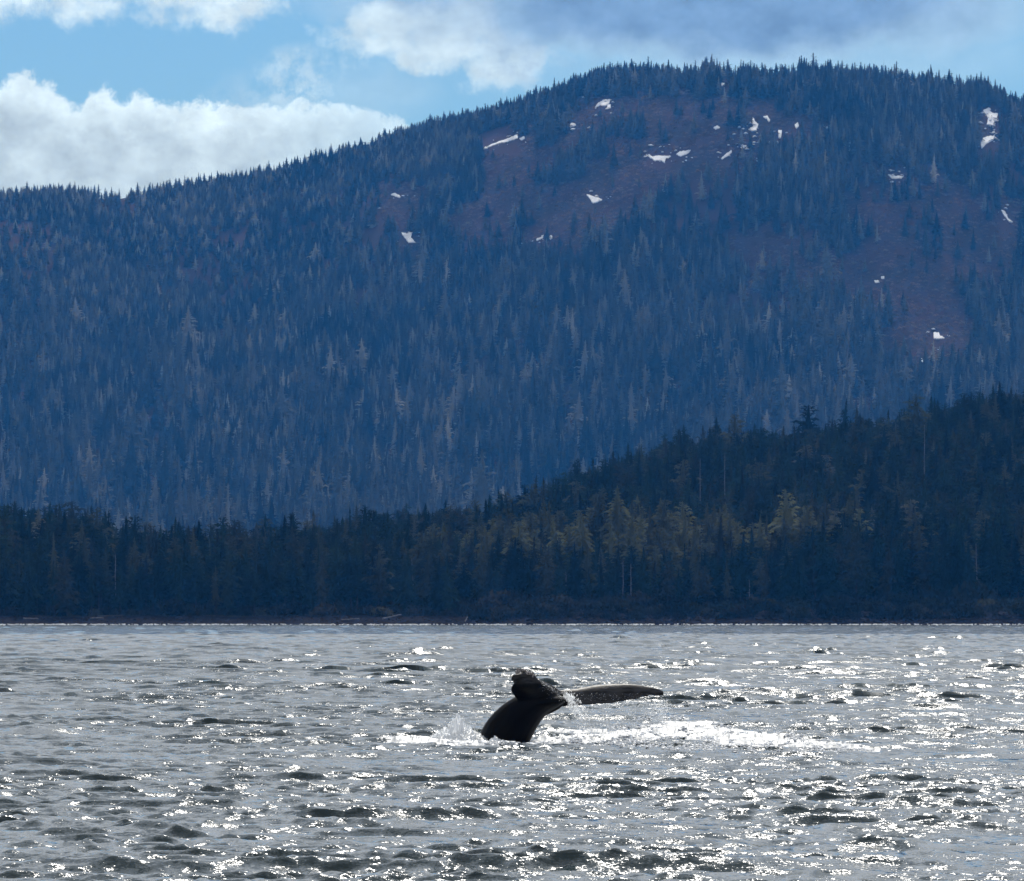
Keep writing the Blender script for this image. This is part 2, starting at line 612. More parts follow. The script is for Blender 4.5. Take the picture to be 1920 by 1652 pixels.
m, t, p, out = material('sea_water')
g = t.new('ShaderNodeNewGeometry')
p.inputs['Base Color'].default_value = (0.013, 0.027, 0.029, 1)
p.inputs['IOR'].default_value = 1.34
p.inputs['Roughness'].default_value = 0.09
mp = t.new('ShaderNodeMapping')
mp.inputs['Scale'].default_value = (0.55, 1.0, 1.0)
t.l.new(g.outputs['Position'], mp.inputs[0])


def slope_noise(scale, detail, rough, ax_, ay_, off):
    nd = t.new('ShaderNodeTexNoise')
    nd.inputs['Scale'].default_value = scale
    nd.inputs['Detail'].default_value = detail
    nd.inputs['Roughness'].default_value = rough
    nd.inputs['Distortion'].default_value = 0.3
    o3 = t.new('ShaderNodeVectorMath')
    o3.operation = 'ADD'
    t.l.new(mp.outputs[0], o3.inputs[0])
    o3.inputs[1].default_value = (off, off * 1.7, 0)
    t.l.new(o3.outputs[0], nd.inputs['Vector'])
    a_ = t.new('ShaderNodeVectorMath')
    a_.operation = 'SUBTRACT'
    t.l.new(nd.outputs['Color'], a_.inputs[0])
    a_.inputs[1].default_value = (0.5, 0.5, 0.5)
    b_ = t.new('ShaderNodeVectorMath')
    b_.operation = 'MULTIPLY'
    t.l.new(a_.outputs[0], b_.inputs[0])
    b_.inputs[1].default_value = (ax_, ay_, 0.0)
    return b_.outputs[0]


def vadd(a_, b_):
    q = t.new('ShaderNodeVectorMath')
    q.operation = 'ADD'
    t.l.new(a_, q.inputs[0])
    t.l.new(b_, q.inputs[1])
    return q.outputs[0]


sl = vadd(slope_noise(38.0, 3.0, 0.7, 0.8, 0.9, 0.0), vadd(slope_noise(9.0, 4.0, 0.65, 0.65, 0.8, 50.0), slope_noise(1.3, 4.0, 0.6, 0.5, 0.85, 90.0)))
gst = t.new('ShaderNodeVectorMath')
gst.operation = 'SCALE'
t.l.new(sl, gst.inputs[0])
pm = t.new('ShaderNodeMapping')
pm.inputs['Scale'].default_value = (0.10, 0.035, 1.0)
t.l.new(g.outputs['Position'], pm.inputs[0])
t.l.new(t.lin(t.noise(pm.outputs[0], 1.0, 4.0, 0.6), 0.3, 0.7, 0.65, 1.25), gst.inputs['Scale'])
sl = gst.outputs[0]
nrm_ = t.new('ShaderNodeVectorMath')
nrm_.operation = 'NORMALIZE'
t.l.new(vadd(g.outputs['Normal'], sl), nrm_.inputs[0])
t.l.new(nrm_.outputs[0], p.inputs['Normal'])
p.inputs['Roughness'].default_value = 0.075
M_sea = m

angs = np.concatenate([np.linspace(-180, -20, 12, endpoint=False), np.linspace(-20, -9.5, 14, endpoint=False), np.linspace(-9.5, -5.4, 40, endpoint=False),
                       np.linspace(-5.4, 5.4, 320), np.linspace(5.4, 9.5, 41)[1:], np.linspace(9.5, 20, 15)[1:], np.linspace(20, 180, 13)[1:-1]])
rr = [2.0, 8.0, 20.0, 35.0, 48.0]
r_ = 56.0
while r_ < 1999:
    rr.append(r_)
    r_ *= 1.0013 if r_ < 90 else (1.0011 if r_ < 420 else (1.0013 if r_ < 1000 else 1.003))
rr += [2000.0, 2012.0]
rr = np.array(rr)
AA, RR = np.meshgrid(np.radians(angs), rr)
SX, SY = np.sin(AA) * RR, np.cos(AA) * RR
DR = np.maximum(np.gradient(rr)[:, None] * np.ones_like(AA), np.gradient(np.radians(angs))[None, :] * RR)
PX, PY, PZ = sea_surface(SX.ravel(), SY.ravel(), DR.ravel())
sea = link('water', mesh_np('water', np.stack([PX, PY, PZ], -1), grid_faces(len(rr), len(angs), True)[:, ::-1], M_sea, True))
tag(sea, kind='structure')


def sea_z(x, y):
    x, y = np.atleast_1d(np.asarray(x, float)), np.atleast_1d(np.asarray(y, float))
    return sea_surface(x, y, np.full(x.shape, 0.25))


# ------------------------------------------------------------------ conifer prototypes
def tri_mesh(name, tris, mat):
    v = np.asarray(tris, float).reshape(-1, 3)
    return mesh_np(name, v, np.arange(len(v)).reshape(-1, 3), mat)


def trunk_mesh(name, h, r, mat, lean=0.0, sides=6, rings=6, seed=0):
    g = np.random.default_rng(seed)
    v = []
    off = np.cumsum(g.normal(0, 0.05, (rings, 2)), 0)
    for i in range(rings):
        tt = i / (rings - 1)
        rad = r * (1 - 0.92 * tt) * (1.35 if i == 0 else 1)
        for j in range(sides):
            a = 2 * math.pi * j / sides
            v.append((rad * math.cos(a) + off[i, 0] + lean * h * tt, rad * math.sin(a) + off[i, 1], h * tt - (0.8 if i == 0 else 0)))
    return mesh_np(name, v, grid_faces(rings, sides, True), mat, True)


def core_tris(h, rad, base, seed):
    """dense inner body of a far crown: an uneven tapering skirt"""
    g = np.random.default_rng(seed)
    T, rings = [], []
    for i in range(9):
        f = i / 8
        r_ = h * rad * (1 - f) ** 0.9 * (1 if i % 2 else 0.72)
        rings.append([np.array((math.cos(a) * r_ * (0.8 + 0.4 * g.random()), math.sin(a) * r_ * (0.8 + 0.4 * g.random()), h * (base + (0.97 - base) * f))) for a in np.linspace(0, 2 * math.pi, 9)[:-1]])
    for i in range(8):
        for j in range(8):
            a, b_, c, d = rings[i][j], rings[i][(j + 1) % 8], rings[i + 1][(j + 1) % 8], rings[i + 1][j]
            T += [(a, b_, c), (a, c, d)]
    return T


def crown_tris(h, seed, width=0.17, base=0.15, dens=1.0, droop=0.35, top=1.0, ragged=0.35, twig=1.0):
    """tris of a spruce crown of height h: tiers of drooping sprays with gaps"""
    g = np.random.default_rng(seed)
    T = []
    n = int(150 * dens)
    gaps = g.random((5, 2))
    for i in range(n):
        u = (i + g.random()) / n                          # 0 bottom .. 1 top
        u = 1 - (1 - u) ** 1.0
        z = h * (base + (1 - base) * u)
        rad = h * width * ((1 - u) ** top * (1 - 0.35 * sm(1 - u, 0.75, 1.0)) + 0.012)
        a = i * 2.39996 + g.random() * 0.7
        skip = False
        for ga, gz in gaps:
            da = abs((a / (2 * math.pi) - ga) % 1.0)
            if min(da, 1 - da) < 0.12 and abs(u - gz) < 0.05:
                skip = True
        if skip:
            continue
        L = rad * (1 + ragged * g.normal(0, 1) * 0.8)
        L = min(max(L, 0.12 * rad + 0.15), rad * 1.7)
        ca, sa = math.cos(a), math.sin(a)
        rise = 0.25 * u + 0.02
        segs = 4
        pts = []
        for s in range(segs + 1):
            q = s / segs
            pts.append((ca * L * q, sa * L * q, z + L * (rise * q - droop * q * q * (1.1 - 0.5 * u)) + g.normal(0, 0.03) * L))
        wid = (0.16 + 0.10 * g.random()) * L + 0.12
        for s in range(segs):
            q0, q1 = s / segs, (s + 1) / segs
            p0, p1 = np.array(pts[s]), np.array(pts[s + 1])
            side = np.array((-sa, ca, 0.0))
            w0 = wid * (0.35 + 1.2 * q0) * (1 - 0.55 * q0)
            for sg in (-1, 1):
                for kk in range(2):
                    f = (kk + g.random()) / 2
                    pm = p0 * (1 - f) + p1 * f
                    tipp = pm + side * sg * w0 * (0.8 + 0.7 * g.random()) * twig + np.array((ca, sa, 0)) * L * 0.14 * g.random() + np.array((0, 0, -0.22 * w0 - 0.12 * L * g.random()))
                    bw = (p1 - p0) * 0.36
                    T.append((pm - bw, pm + bw, tipp))
        # hanging tuft below and small upright tuft
        p2 = np.array(pts[2])
        T.append((np.array(pts[1]), np.array(pts[3]), p2 + np.array((0, 0, -0.30 * L - 0.1))))
        T.append((np.array(pts[2]), np.array(pts[4]) + np.array((ca, sa, 0)) * 0.1 * L, np.array(pts[3]) + np.array((0.1 * g.normal(), 0.1 * g.normal(), 0.14 * L))))
    # leader
    for k in range(5):
        a = k * 1.3
        d = np.array((math.cos(a), math.sin(a), 0))
        T.append((np.array((0, 0, h * 0.93)) - d * 0.012 * h, np.array((0, 0, h * 0.93)) + d * 0.012 * h, np.array((0, 0, h * 1.01))))
    return T


PH = 30.0     # height of prototype trees, metres
protos = []   # (trunk mesh, crown mesh for dark, ...)
spec = [dict(width=0.15, base=0.20, droop=0.40, dens=1.0, top=0.90, ragged=0.40), dict(width=0.18, base=0.12, droop=0.50, dens=1.1, top=0.8, ragged=0.45),
        dict(width=0.12, base=0.25, droop=0.45, dens=0.95, top=0.75, ragged=0.5), dict(width=0.16, base=0.32, droop=0.35, dens=0.85, top=0.6, ragged=0.5),
        dict(width=0.14, base=0.40, droop=0.30, dens=0.75, top=0.5, ragged=0.55), dict(width=0.19, base=0.15, droop=0.55, dens=1.15, top=0.85, ragged=0.4),
        dict(width=0.11, base=0.15, droop=0.5, dens=0.9, top=0.9, ragged=0.45), dict(width=0.17, base=0.28, droop=0.45, dens=0.9, top=0.45, ragged=0.6)]
crown_sets = [crown_tris(PH, 100 + i, **s) + core_tris(PH, s['width'] * 0.55, s['base'] + 0.06, 40 + i) for i, s in enumerate(spec)]
trunks = [trunk_mesh('trunk', PH * 0.97, 0.42, M_bark, seed=i) for i in range(len(spec))]


def crown_meshes(mat, name='crown'):
    return [tri_mesh(name, T, mat) for T in crown_sets]


CR_dark = crown_meshes(M_dark)
CR_sunlit = crown_meshes(M_sunlit)
CR_grey = crown_meshes(M_greygreen)
# slimmer, simpler crowns for the mountain
mspec = [dict(width=0.14, base=0.05, droop=0.45, dens=0.62, top=0.95, ragged=0.35, twig=1.3), dict(width=0.17, base=0.05, droop=0.5, dens=0.62, top=0.85, ragged=0.4, twig=1.3),
         dict(width=0.11, base=0.08, droop=0.5, dens=0.6, top=0.95, ragged=0.4, twig=1.4), dict(width=0.15, base=0.12, droop=0.4, dens=0.5, top=0.7, ragged=0.5, twig=1.4),
         dict(width=0.19, base=0.03, droop=0.5, dens=0.6, top=0.9, ragged=0.35, twig=1.3), dict(width=0.09, base=0.15, droop=0.4, dens=0.45, top=0.6, ragged=0.6, twig=1.4)]
mt_sets = [crown_tris(PH, 300 + i, **s) + core_tris(PH, s['width'] * 0.62, s['base'] + 0.03, i) for i, s in enumerate(mspec)]
mt_trunk = trunk_mesh('trunk', PH * 0.97, 0.36, M_bark, sides=4, rings=4, seed=77)


def joined(name, meshes):
    bm = bmesh.new()
    mats = []
    for me in meshes:
        mi = len(mats)
        mats.append(me.materials[0])
        n0 = len(bm.faces)
        bm.from_mesh(me)
        bm.faces.ensure_lookup_table()
        for f in bm.faces[n0:]:
            f.material_index = mi
    out_ = bpy.data.meshes.new(name)
    bm.to_mesh(out_)
    bm.free()
    for q in mats:
        out_.materials.append(q)
    return out_


def collection_of(name, meshes):
    c = bpy.data.collections.new(name)
    for i, me in enumerate(meshes):
        o = bpy.data.objects.new('%s_%02d' % (name, i), me)
        c.objects.link(o)
    return c


def scatter(name, pts, rot, scl, idx, coll):
    """one object whose points carry instances picked from coll by idx (geometry nodes)"""
    n = len(pts)
    me = bpy.data.meshes.new(name)
    me.vertices.add(n)
    me.vertices.foreach_set('co', np.asarray(pts, np.float32).ravel())
    for nm, ty, arr in (('rot', 'FLOAT_VECTOR', rot), ('scl', 'FLOAT_VECTOR', scl)):
        a = me.attributes.new(nm, ty, 'POINT')
        a.data.foreach_set('vector', np.asarray(arr, np.float32).ravel())
    a = me.attributes.new('idx', 'INT', 'POINT')
    a.data.foreach_set('value', np.asarray(idx, np.int32))
    me.update()
    o = link(name, me)
    ng = bpy.data.node_groups.new(name, 'GeometryNodeTree')
    ng.interface.new_socket('Geometry', in_out='INPUT', socket_type='NodeSocketGeometry')
    ng.interface.new_socket('Geometry', in_out='OUTPUT', socket_type='NodeSocketGeometry')
    N, L = ng.nodes, ng.links
    gi, go = N.new('NodeGroupInput'), N.new('NodeGroupOutput')
    ci = N.new('GeometryNodeCollectionInfo')
    ci.inputs['Collection'].default_value = coll
    ci.inputs['Separate Children'].default_value = True
    ci.inputs['Reset Children'].default_value = True
    iop = N.new('GeometryNodeInstanceOnPoints')
    iop.inputs['Pick Instance'].default_value = True

    def attr(nm, ty):
        q = N.new('GeometryNodeInputNamedAttribute')
        q.data_type = ty
        q.inputs['Name'].default_value = nm
        return q.outputs['Attribute']
    e2r = N.new('FunctionNodeEulerToRotation')
    L.new(attr('rot', 'FLOAT_VECTOR'), e2r.inputs[0])
    L.new(gi.outputs[0], iop.inputs['Points'])
    L.new(ci.outputs[0], iop.inputs['Instance'])
    L.new(attr('idx', 'INT'), iop.inputs['Instance Index'])
    L.new(e2r.outputs[0], iop.inputs['Rotation'])
    L.new(attr('scl', 'FLOAT_VECTOR'), iop.inputs['Scale'])
    L.new(iop.outputs[0], go.inputs[0])
    md = o.modifiers.new('scatter', 'NODES')
    md.node_group = ng
    return o


def jitter_points(px0, px1, Y0, Y1, sp, seed):
    """jittered grid over a fan of the ground, roughly sp metres apart"""
    g = np.random.default_rng(seed)
    xs, ys = [], []
    y = Y0
    while y < Y1:
        x0, x1 = (px0 - 960) / F * y, (px1 - 960) / F * y
        n = max(1, int((x1 - x0) / sp))
        x = x0 + (np.arange(n) + g.random(n)) * (x1 - x0) / n
        xs.append(x)
        ys.append(y + (g.random(n) - 0.5) * sp * 1.3)
        y += sp
    return np.concatenate(xs), np.concatenate(ys)


# ---- snow patches: outlines in photo pixels, draped on the mountain
SNOW = [
    ('long thin snow streak high on the slope below the left end of the bare patch', [(905, 281), (925, 271), (948, 263), (970, 254), (971, 260), (950, 267), (935, 270), (912, 279)]),
    ('tiny snow scrap just right of the long thin snow streak', [(974, 261), (982, 257), (984, 261), (977, 264)]),
    ('small snow wedge under the trees at the brow of the peak', [(1115, 203), (1122, 194), (1132, 189), (1144, 188), (1142, 196), (1134, 200), (1126, 198)]),
    ('small snow dot right below the wedge at the brow', [(1138, 198), (1145, 198), (1145, 204), (1139, 204)]),
    ('flat little snow smear in the red brush left of the brow wedge', [(1066, 238), (1074, 232), (1080, 236), (1070, 240)]),
    ('wide ragged snow patch with two pointed arms in the upper bowl', [(1211, 291), (1222, 295), (1236, 294), (1247, 294), (1258, 295), (1248, 299), (1247, 307), (1240, 302), (1228, 303)]),
    ('oval snow patch right of the two armed patch', [(1268, 291), (1275, 286), (1285, 285), (1295, 283), (1288, 290), (1276, 294)]),
    ('triangular snow patch standing alone at the foot of the red brush', [(1100, 366), (1108, 369), (1118, 372), (1129, 376), (1121, 380), (1112, 382), (1106, 374)]),
    ('pair of thin snow lines low in the middle of the bare slope', [(1004, 451), (1013, 447), (1019, 441), (1018, 448), (1008, 452)]),
    ('round snow dot beside the thin snow line in mid slope', [(1029, 446), (1034, 443), (1036, 447), (1032, 450)]),
    ('tall pointed snow patch like a shark fin near the top of the bowl', [(1411, 222), (1416, 230), (1422, 234), (1418, 246), (1410, 247), (1403, 244), (1412, 239)]),
    ('thin curved snow arc right of the fin shaped patch', [(1431, 220), (1439, 219), (1444, 227), (1441, 230), (1438, 223)]),
    ('slanting snow streak below the fin shaped patch', [(1352, 299), (1360, 292), (1371, 284), (1372, 288), (1362, 295), (1354, 300)]),
    ('small upright snow block in the trees right of the fin patch', [(1459, 246), (1466, 246), (1464, 260), (1460, 260)]),
    ('little snow lens left of the fin patch', [(1338, 241), (1346, 238), (1350, 241), (1342, 244)]),
    ('large ragged snow patch among trees near the right edge', [(1843, 208), (1852, 206), (1861, 214), (1871, 215), (1868, 226), (1858, 238), (1850, 234), (1853, 222)]),
    ('wedge of snow at the lower end of the right edge snowfield', [(1838, 263), (1851, 257), (1865, 257), (1862, 264), (1849, 270), (1841, 280)]),
    ('narrow slanting snow tongue far down by the right edge', [(1877, 396), (1884, 398), (1890, 410), (1897, 420), (1890, 414), (1883, 406)]),
    ('ragged snow clump among trees left of centre', [(752, 438), (762, 440), (774, 437), (770, 447), (779, 456), (766, 456), (760, 448)]),
    ('small bright snow block low on the right slope', [(1750, 626), (1760, 625), (1762, 631), (1771, 635), (1760, 637), (1751, 636)]),
    ('smallest pale snow scrap below the bright block on the right slope', [(1724, 675), (1732, 675), (1731, 681), (1726, 682)]),
    ('flat snow fleck in mid slope above the bright block', [(1639, 528), (1646, 528), (1649, 531), (1641, 531)]),
    ('snow fleck beside the flat one in mid slope', [(1652, 521), (1658, 520), (1658, 524), (1653, 524)]),
    ('broken snow line in the trees above the lower bare slope', [(1666, 330), (1674, 333), (1684, 332), (1694, 333), (1690, 336), (1672, 336)]),
    ('snow dots in the wood under the summit trees', [(1352, 158), (1358, 157), (1358, 161), (1353, 162)]),
    ('thin snow scraps left of the ragged clump among the trees', [(733, 366), (741, 364), (752, 371), (746, 371)]),
    ('snow scraps in the forest right of the narrow conifer belt', [(1490, 236), (1496, 231), (1498, 238), (1493, 242)]),
]
snow_px = [(n, np.array(p_, float)) for n, p_ in SNOW]


# ---- mountain forest
def blob(px, py, cx, cy, rx, ry, rot=0.0):
    c, s = math.cos(rot), math.sin(rot)
    a = ((px - cx) * c + (py - cy) * s) / rx
    b_ = (-(px - cx) * s + (py - cy) * c) / ry
    return np.sqrt(a * a + b_ * b_)


CLEAR = [(985, 300, 100, 42, -0.35, .06), (1110, 222, 40, 30, -0.6, .10), (1290, 205, 200, 30, 0.0, .22), (1300, 275, 130, 60, 0.0, .18), (1085, 395, 110, 55, 0.0, .15),
         (1150, 320, 90, 60, 0.2, .15), (1660, 405, 90, 32, 0.0, .05), (1500, 240, 70, 30, 0, .35), (1790, 450, 130, 90, 0.3, .45), (1680, 530, 140, 60, 0.35, .25), (1740, 640, 110, 70, 0.2, .30),
         (900, 420, 60, 60, 0, .4), (760, 380, 45, 45, 0, .35),  (1620, 770, 40, 30, 0, .5), (1480, 480, 120, 60, 0.2, .45),
         (1880, 420, 40, 60, 0, .3), (950, 350, 50, 60, 0.0, .3), (1040, 450, 60, 30, 0, .4)]
CLUMPS = [(1025, 240, 24, 24), (1105, 265, 45, 26), (1070, 300, 30, 30), (1180, 230, 30, 20)]

tx, ty = jitter_points(-1050, 2970, 5000, 6960, 6.7, 21)
tz = mountain_z(tx, ty)
tpx, tpy = project(tx, ty, tz)
keep = np.ones(len(tx))
NOTREE = np.ones(len(tx))
nz = N2.fbm(tpx / 60.0, tpy / 60.0, 4)
for cx, cy_, rx, ry, rot, k in CLEAR:
    d = blob(tpx, tpy, cx, cy_ + 6, rx, ry, rot) + 0.35 * nz
    keep = np.minimum(keep, 0.28 * k + (1 - 0.28 * k) * sm(d, 0.85, 1.15))
for cx, cy_, rx, ry in CLUMPS:
    d = blob(tpx, tpy, cx, cy_ + 20, rx, ry)
    keep = np.maximum(keep, 0.9 * (1 - sm(d, 0.6, 1.1)))
for n_, poly in snow_px:
    cx, cy_ = poly.mean(0)
    hw, hh = (np.ptp(poly[:, 0]) / 2), (np.ptp(poly[:, 1]) / 2)
    if cy_ < 170:
        continue
    inn = (abs(tpx - cx) < hw + 4) & (tpy > cy_ - hh - 3) & (tpy < cy_ + hh + 38)
    NOTREE = np.where(inn, 0.0, NOTREE)
clearing = keep * NOTREE
short = NOTREE < 0.5
dens = 0.72 + 1.1 * N1.fbm(tx / 70.0, ty / 110.0, 4)
dens = np.clip(dens, 0.25, 1)
rnd_ = rng.random(len(tx))
sel = (rnd_ < keep * dens) & ((NOTREE > 0.5) | (rnd_ < 0.35 * keep))
mx_, my_, mz_ = tx[sel], ty[sel], tz[sel]
n = len(mx_)
print('mountain trees', n)
elev = (my_ - 5400) / 1300.0
hgt = (32.0 - 13.5 * np.clip(elev, 0, 1)) * np.exp(rng.normal(0, 1, n) * np.interp(elev, [0, .8, 1], [0.27, 0.2, 0.15])) * (0.85 + 0.3 * clearing[sel])
hgt *= 0.84 + 0.02 * (1 - elev)
hgt *= 1 - 0.25 * sm(elev, 0.7, 1.0) * (1 - sm(tpx[sel], 600, 1000))
# trees below a snow patch stay low enough to leave it in view
for n_, poly in snow_px:
    cx, cy_ = poly.mean(0)
    hw, hh = (np.ptp(poly[:, 0]) / 2), (np.ptp(poly[:, 1]) / 2)
    room = (tpy[sel] - (cy_ + hh * 0.8)) * my_ / F
    inn = (abs(tpx[sel] - cx) < hw + 4) & (tpy[sel] > cy_ - hh - 3) & (tpy[sel] < cy_ + hh + 45)
    hgt = np.where(inn, np.minimum(hgt, np.maximum(room, 0.5)), hgt)
wdt = hgt * (1.35 + 0.5 * rng.random(n)) * (1 + 0.3 * sm(elev, 0.7, 1.0))
mt_idx = rng.integers(0, len(mspec), n)
mpx, mpy = tpx[sel], tpy[sel]
grey_p = 0.04 + 0.22 * (1 - sm(mpx, 200, 900)) * (1 - sm(mpy, 420, 700)) + 0.10 * np.exp(-((mpx - 480) / 300) ** 2 - ((mpy - 800) / 130) ** 2)  # more pale trees at left, where sunlit tops are painted in
is_grey = rng.random(n) < grey_p
mt_idx = np.where(is_grey, mt_idx + len(mspec), mt_idx)
mt_meshes = [joined('spruce', [tri_mesh('crown', T, M_mount), mt_trunk]) for T in mt_sets] + \
            [joined('spruce', [tri_mesh('crown', T, M_grey), mt_trunk]) for T in mt_sets]
snag_m = trunk_mesh('snag', PH, 0.40, M_snag, sides=5, rings=4, seed=5)
mt_meshes.append(snag_m)
is_snag = rng.random(n) < 0.012
mt_idx = np.where(is_snag, len(mt_meshes) - 1, mt_idx)
C_mt = collection_of('mountain_spruce_kinds', mt_meshes)
rot = np.stack([rng.normal(0, 0.03, n), rng.normal(0, 0.03, n), rng.random(n) * 6.283], -1)
s_ = hgt / PH
scl = np.stack([wdt / PH, wdt / PH, s_], -1)
scl[is_snag, :2] *= 0.8
mf = scatter('mountain_forest', np.stack([mx_, my_, mz_ - 0.5], -1), rot, scl, mt_idx, C_mt)
tag(mf, 'dense spruce and hemlock forest covering the far blue mountain', 'forest', kind='stuff')


# brush on the clearings
def shrub_tris(r, seed, n=120, flat=0.7):
    g = np.random.default_rng(seed)
    T = []
    for i in range(n):
        a = g.random() * 6.283
        u = g.random() ** 0.6
        ph = g.random() * 1.45
        rr_ = r * (0.55 + 0.45 * g.random())
        c = np.array((math.cos(a) * math.cos(ph) * rr_, math.sin(a) * math.cos(ph) * rr_, math.sin(ph) * rr_ * flat))
        sz = r * (0.12 + 0.12 * g.random())
        d1 = g.normal(0, 1, 3)
        d1 /= np.linalg.norm(d1)
        d2 = np.cross(d1, g.normal(0, 1, 3))
        d2 /= np.linalg.norm(d2)
        T.append((c - d1 * sz * .6, c + d1 * sz * .6, c + d2 * sz + np.array((0, 0, sz * .6))))
    return T


C_brush = collection_of('brush_kinds', [tri_mesh('brush', shrub_tris(2.4, 50 + i, 90, 0.9), M_brush) for i in range(4)])
bx, by = jitter_points(-1050, 2970, 5300, 6900, 3.9, 33)
bz = mountain_z(bx, by)
bpx, bpy_ = project(bx, by, bz)
kb = np.ones(len(bx))
nzb = N2.fbm(bpx / 60.0, bpy_ / 60.0, 4)
for cx, cy_, rx, ry, rot_, k in CLEAR:
    d = blob(bpx, bpy_, cx, cy_, rx * 1.2, ry * 1.25, rot_) + 0.35 * nzb
    kb = np.minimum(kb, np.maximum(sm(d, 0.8, 1.15), 0.55 * (cx < 500)))
onsnow = np.zeros(len(bx), bool)
for n_, poly in snow_px:
    cx, cy_ = poly.mean(0)
    hw, hh = (np.ptp(poly[:, 0]) / 2), (np.ptp(poly[:, 1]) / 2)
    onsnow |= (abs(bpx - cx) < hw + 1) & (bpy_ > cy_ - hh - 2) & (bpy_ < cy_ + hh + 7)
    kb = np.where((abs(bpx - cx) < hw + 9) & (bpy_ > cy_ - hh - 3) & (bpy_ < cy_ + hh + 40), 0.1, kb)
sb = (rng.random(len(bx)) < (1 - kb) * 0.75) & ~onsnow
n = int(sb.sum())
print('brush', n)
sc_ = np.exp(rng.normal(-0.1, 0.3, n))
br = scatter('brush', np.stack([bx[sb], by[sb], bz[sb] - 0.3], -1), np.stack([np.zeros(n), np.zeros(n), rng.random(n) * 6.28], -1),
             np.stack([sc_, sc_, sc_ * 0.9], -1), rng.integers(0, 4, n), C_brush)
tag(br, 'reddish brown leafless brush on the open slopes of the mountain', 'brush', kind='stuff')


def hit_mountain(px, py):
    """nearest point of the mountain surface along the photo ray of each pixel"""
    px, py = np.atleast_1d(px).astype(float), np.atleast_1d(py).astype(float)
    ax, azz = ray(px, py)
    Ys = np.linspace(5000, 6900, 1900)
    P = np.zeros((len(px), 3))
    for i in range(len(px)):
        zt = mountain_z(ax[i] * Ys, Ys)
        zr = CAM_H + azz[i] * Ys
        w = np.nonzero(zt >= zr)[0]
        k = w[0] if len(w) else len(Ys) - 1
        P[i] = (ax[i] * Ys[k], Ys[k], zt[k])
    return P


def snow_patch(name_label, poly):
    g = np.random.default_rng(len(name_label) * 7 + int(poly[0, 0]))
    # refine the outline with ragged detail
    pts = []
    m_ = len(poly)
    for i in range(m_):
        a, b_ = poly[i], poly[(i + 1) % m_]
        L = np.linalg.norm(b_ - a)
        kk = max(2, int(L / 2.0))
        for q in range(kk):
            f = q / kk
            pts.append(a * (1 - f) + b_ * f + g.normal(0, 0.45, 2) * (0 if q == 0 else 1))
    pts = np.array(pts)
    P = hit_mountain(pts[:, 0], pts[:, 1])
    cen = P.mean(0)
    bm = bmesh.new()
    top = [bm.verts.new((q[0] - cen[0], q[1] - cen[1], q[2] - cen[2] + 1.1)) for q in P]
    bot = [bm.verts.new((q[0] - cen[0], q[1] - cen[1], q[2] - cen[2] - 0.9)) for q in P]
    f = bm.faces.new(top)
    for i in range(len(top)):
        j = (i + 1) % len(top)
        bm.faces.new((top[i], bot[i], bot[j], top[j]))
    bmesh.ops.triangulate(bm, faces=[f])
    bmesh.ops.subdivide_edges(bm, edges=[e for e in bm.edges if e.calc_length() > 9.0], cuts=2, use_grid_fill=True)
    me = bpy.data.meshes.new('snow_patch')
    for v in bm.verts:
        if v in bot:
            continue
    bmesh.ops.recalc_face_normals(bm, faces=bm.faces)
    bm.to_mesh(me)
    bm.free()
    me.materials.append(M_snow)
    o = link('snow_patch', me, loc=tuple(cen))
    tag(o, name_label, 'snow patch', 'snow patches left on the mountain')


for nm, poly in snow_px:
    snow_patch(nm, poly)

def ico(name, sub, mat, seed=None, amp=0.0):
    bm = bmesh.new()
    bmesh.ops.create_icosphere(bm, subdivisions=sub, radius=1.0)
    if seed is not None:
        g = np.random.default_rng(seed)
        for v in bm.verts:
            v.co *= 1 + amp * g.normal()
    me = bpy.data.meshes.new(name)
    bm.to_mesh(me)
    bm.free()
    me.polygons.foreach_set('use_smooth', np.ones(len(me.polygons), bool))
    me.materials.append(mat)
    return me


# scraps of snow round the patches
C_scrap = collection_of('scrap_kinds', [ico('snow_scrap', 1, M_snow, s, 0.25) for s in (21, 22)])
sp, ssz = [], []
g = np.random.default_rng(19)
for nm, poly in snow_px:
    w_ = np.ptp(poly[:, 0])
    if w_ < 14:
        continue
    for q in range(int(w_ * 0.3)):
        a_ = poly.mean(0) + g.normal(0, 1, 2) * (w_ * 0.5 + 5, 7 + w_ * 0.12)
        sp.append(a_)
        ssz.append(0.35 + 1.0 * g.random() ** 2)
for cx, cy_, rx, ry, nq in ((1430, 270, 60, 30, 40), (1860, 235, 25, 25, 40), (1680, 325, 30, 12, 14), (790, 400, 20, 18, 8), (1575, 240, 40, 10, 10), (1120, 178, 40, 20, 10)):
    for q in range(nq):
        sp.append(np.array((cx, cy_)) + g.normal(0, 0.6, 2) * (rx, ry))
        ssz.append(0.35 + 1.1 * g.random() ** 2)
sp, ssz = np.array(sp), np.array(ssz)
P = hit_mountain(sp[:, 0], sp[:, 1])
n = len(P)
o = scatter('snow_scraps', P + [0, 0, 1.3], g.random((n, 3)) * [0, 0, 6.28], np.stack([ssz * 1.5, ssz * 2.5, ssz * 0.9], -1), g.integers(0, 2, n), C_scrap)
tag(o, 'specks and scraps of melting snow between the snow patches', 'snow', kind='stuff')

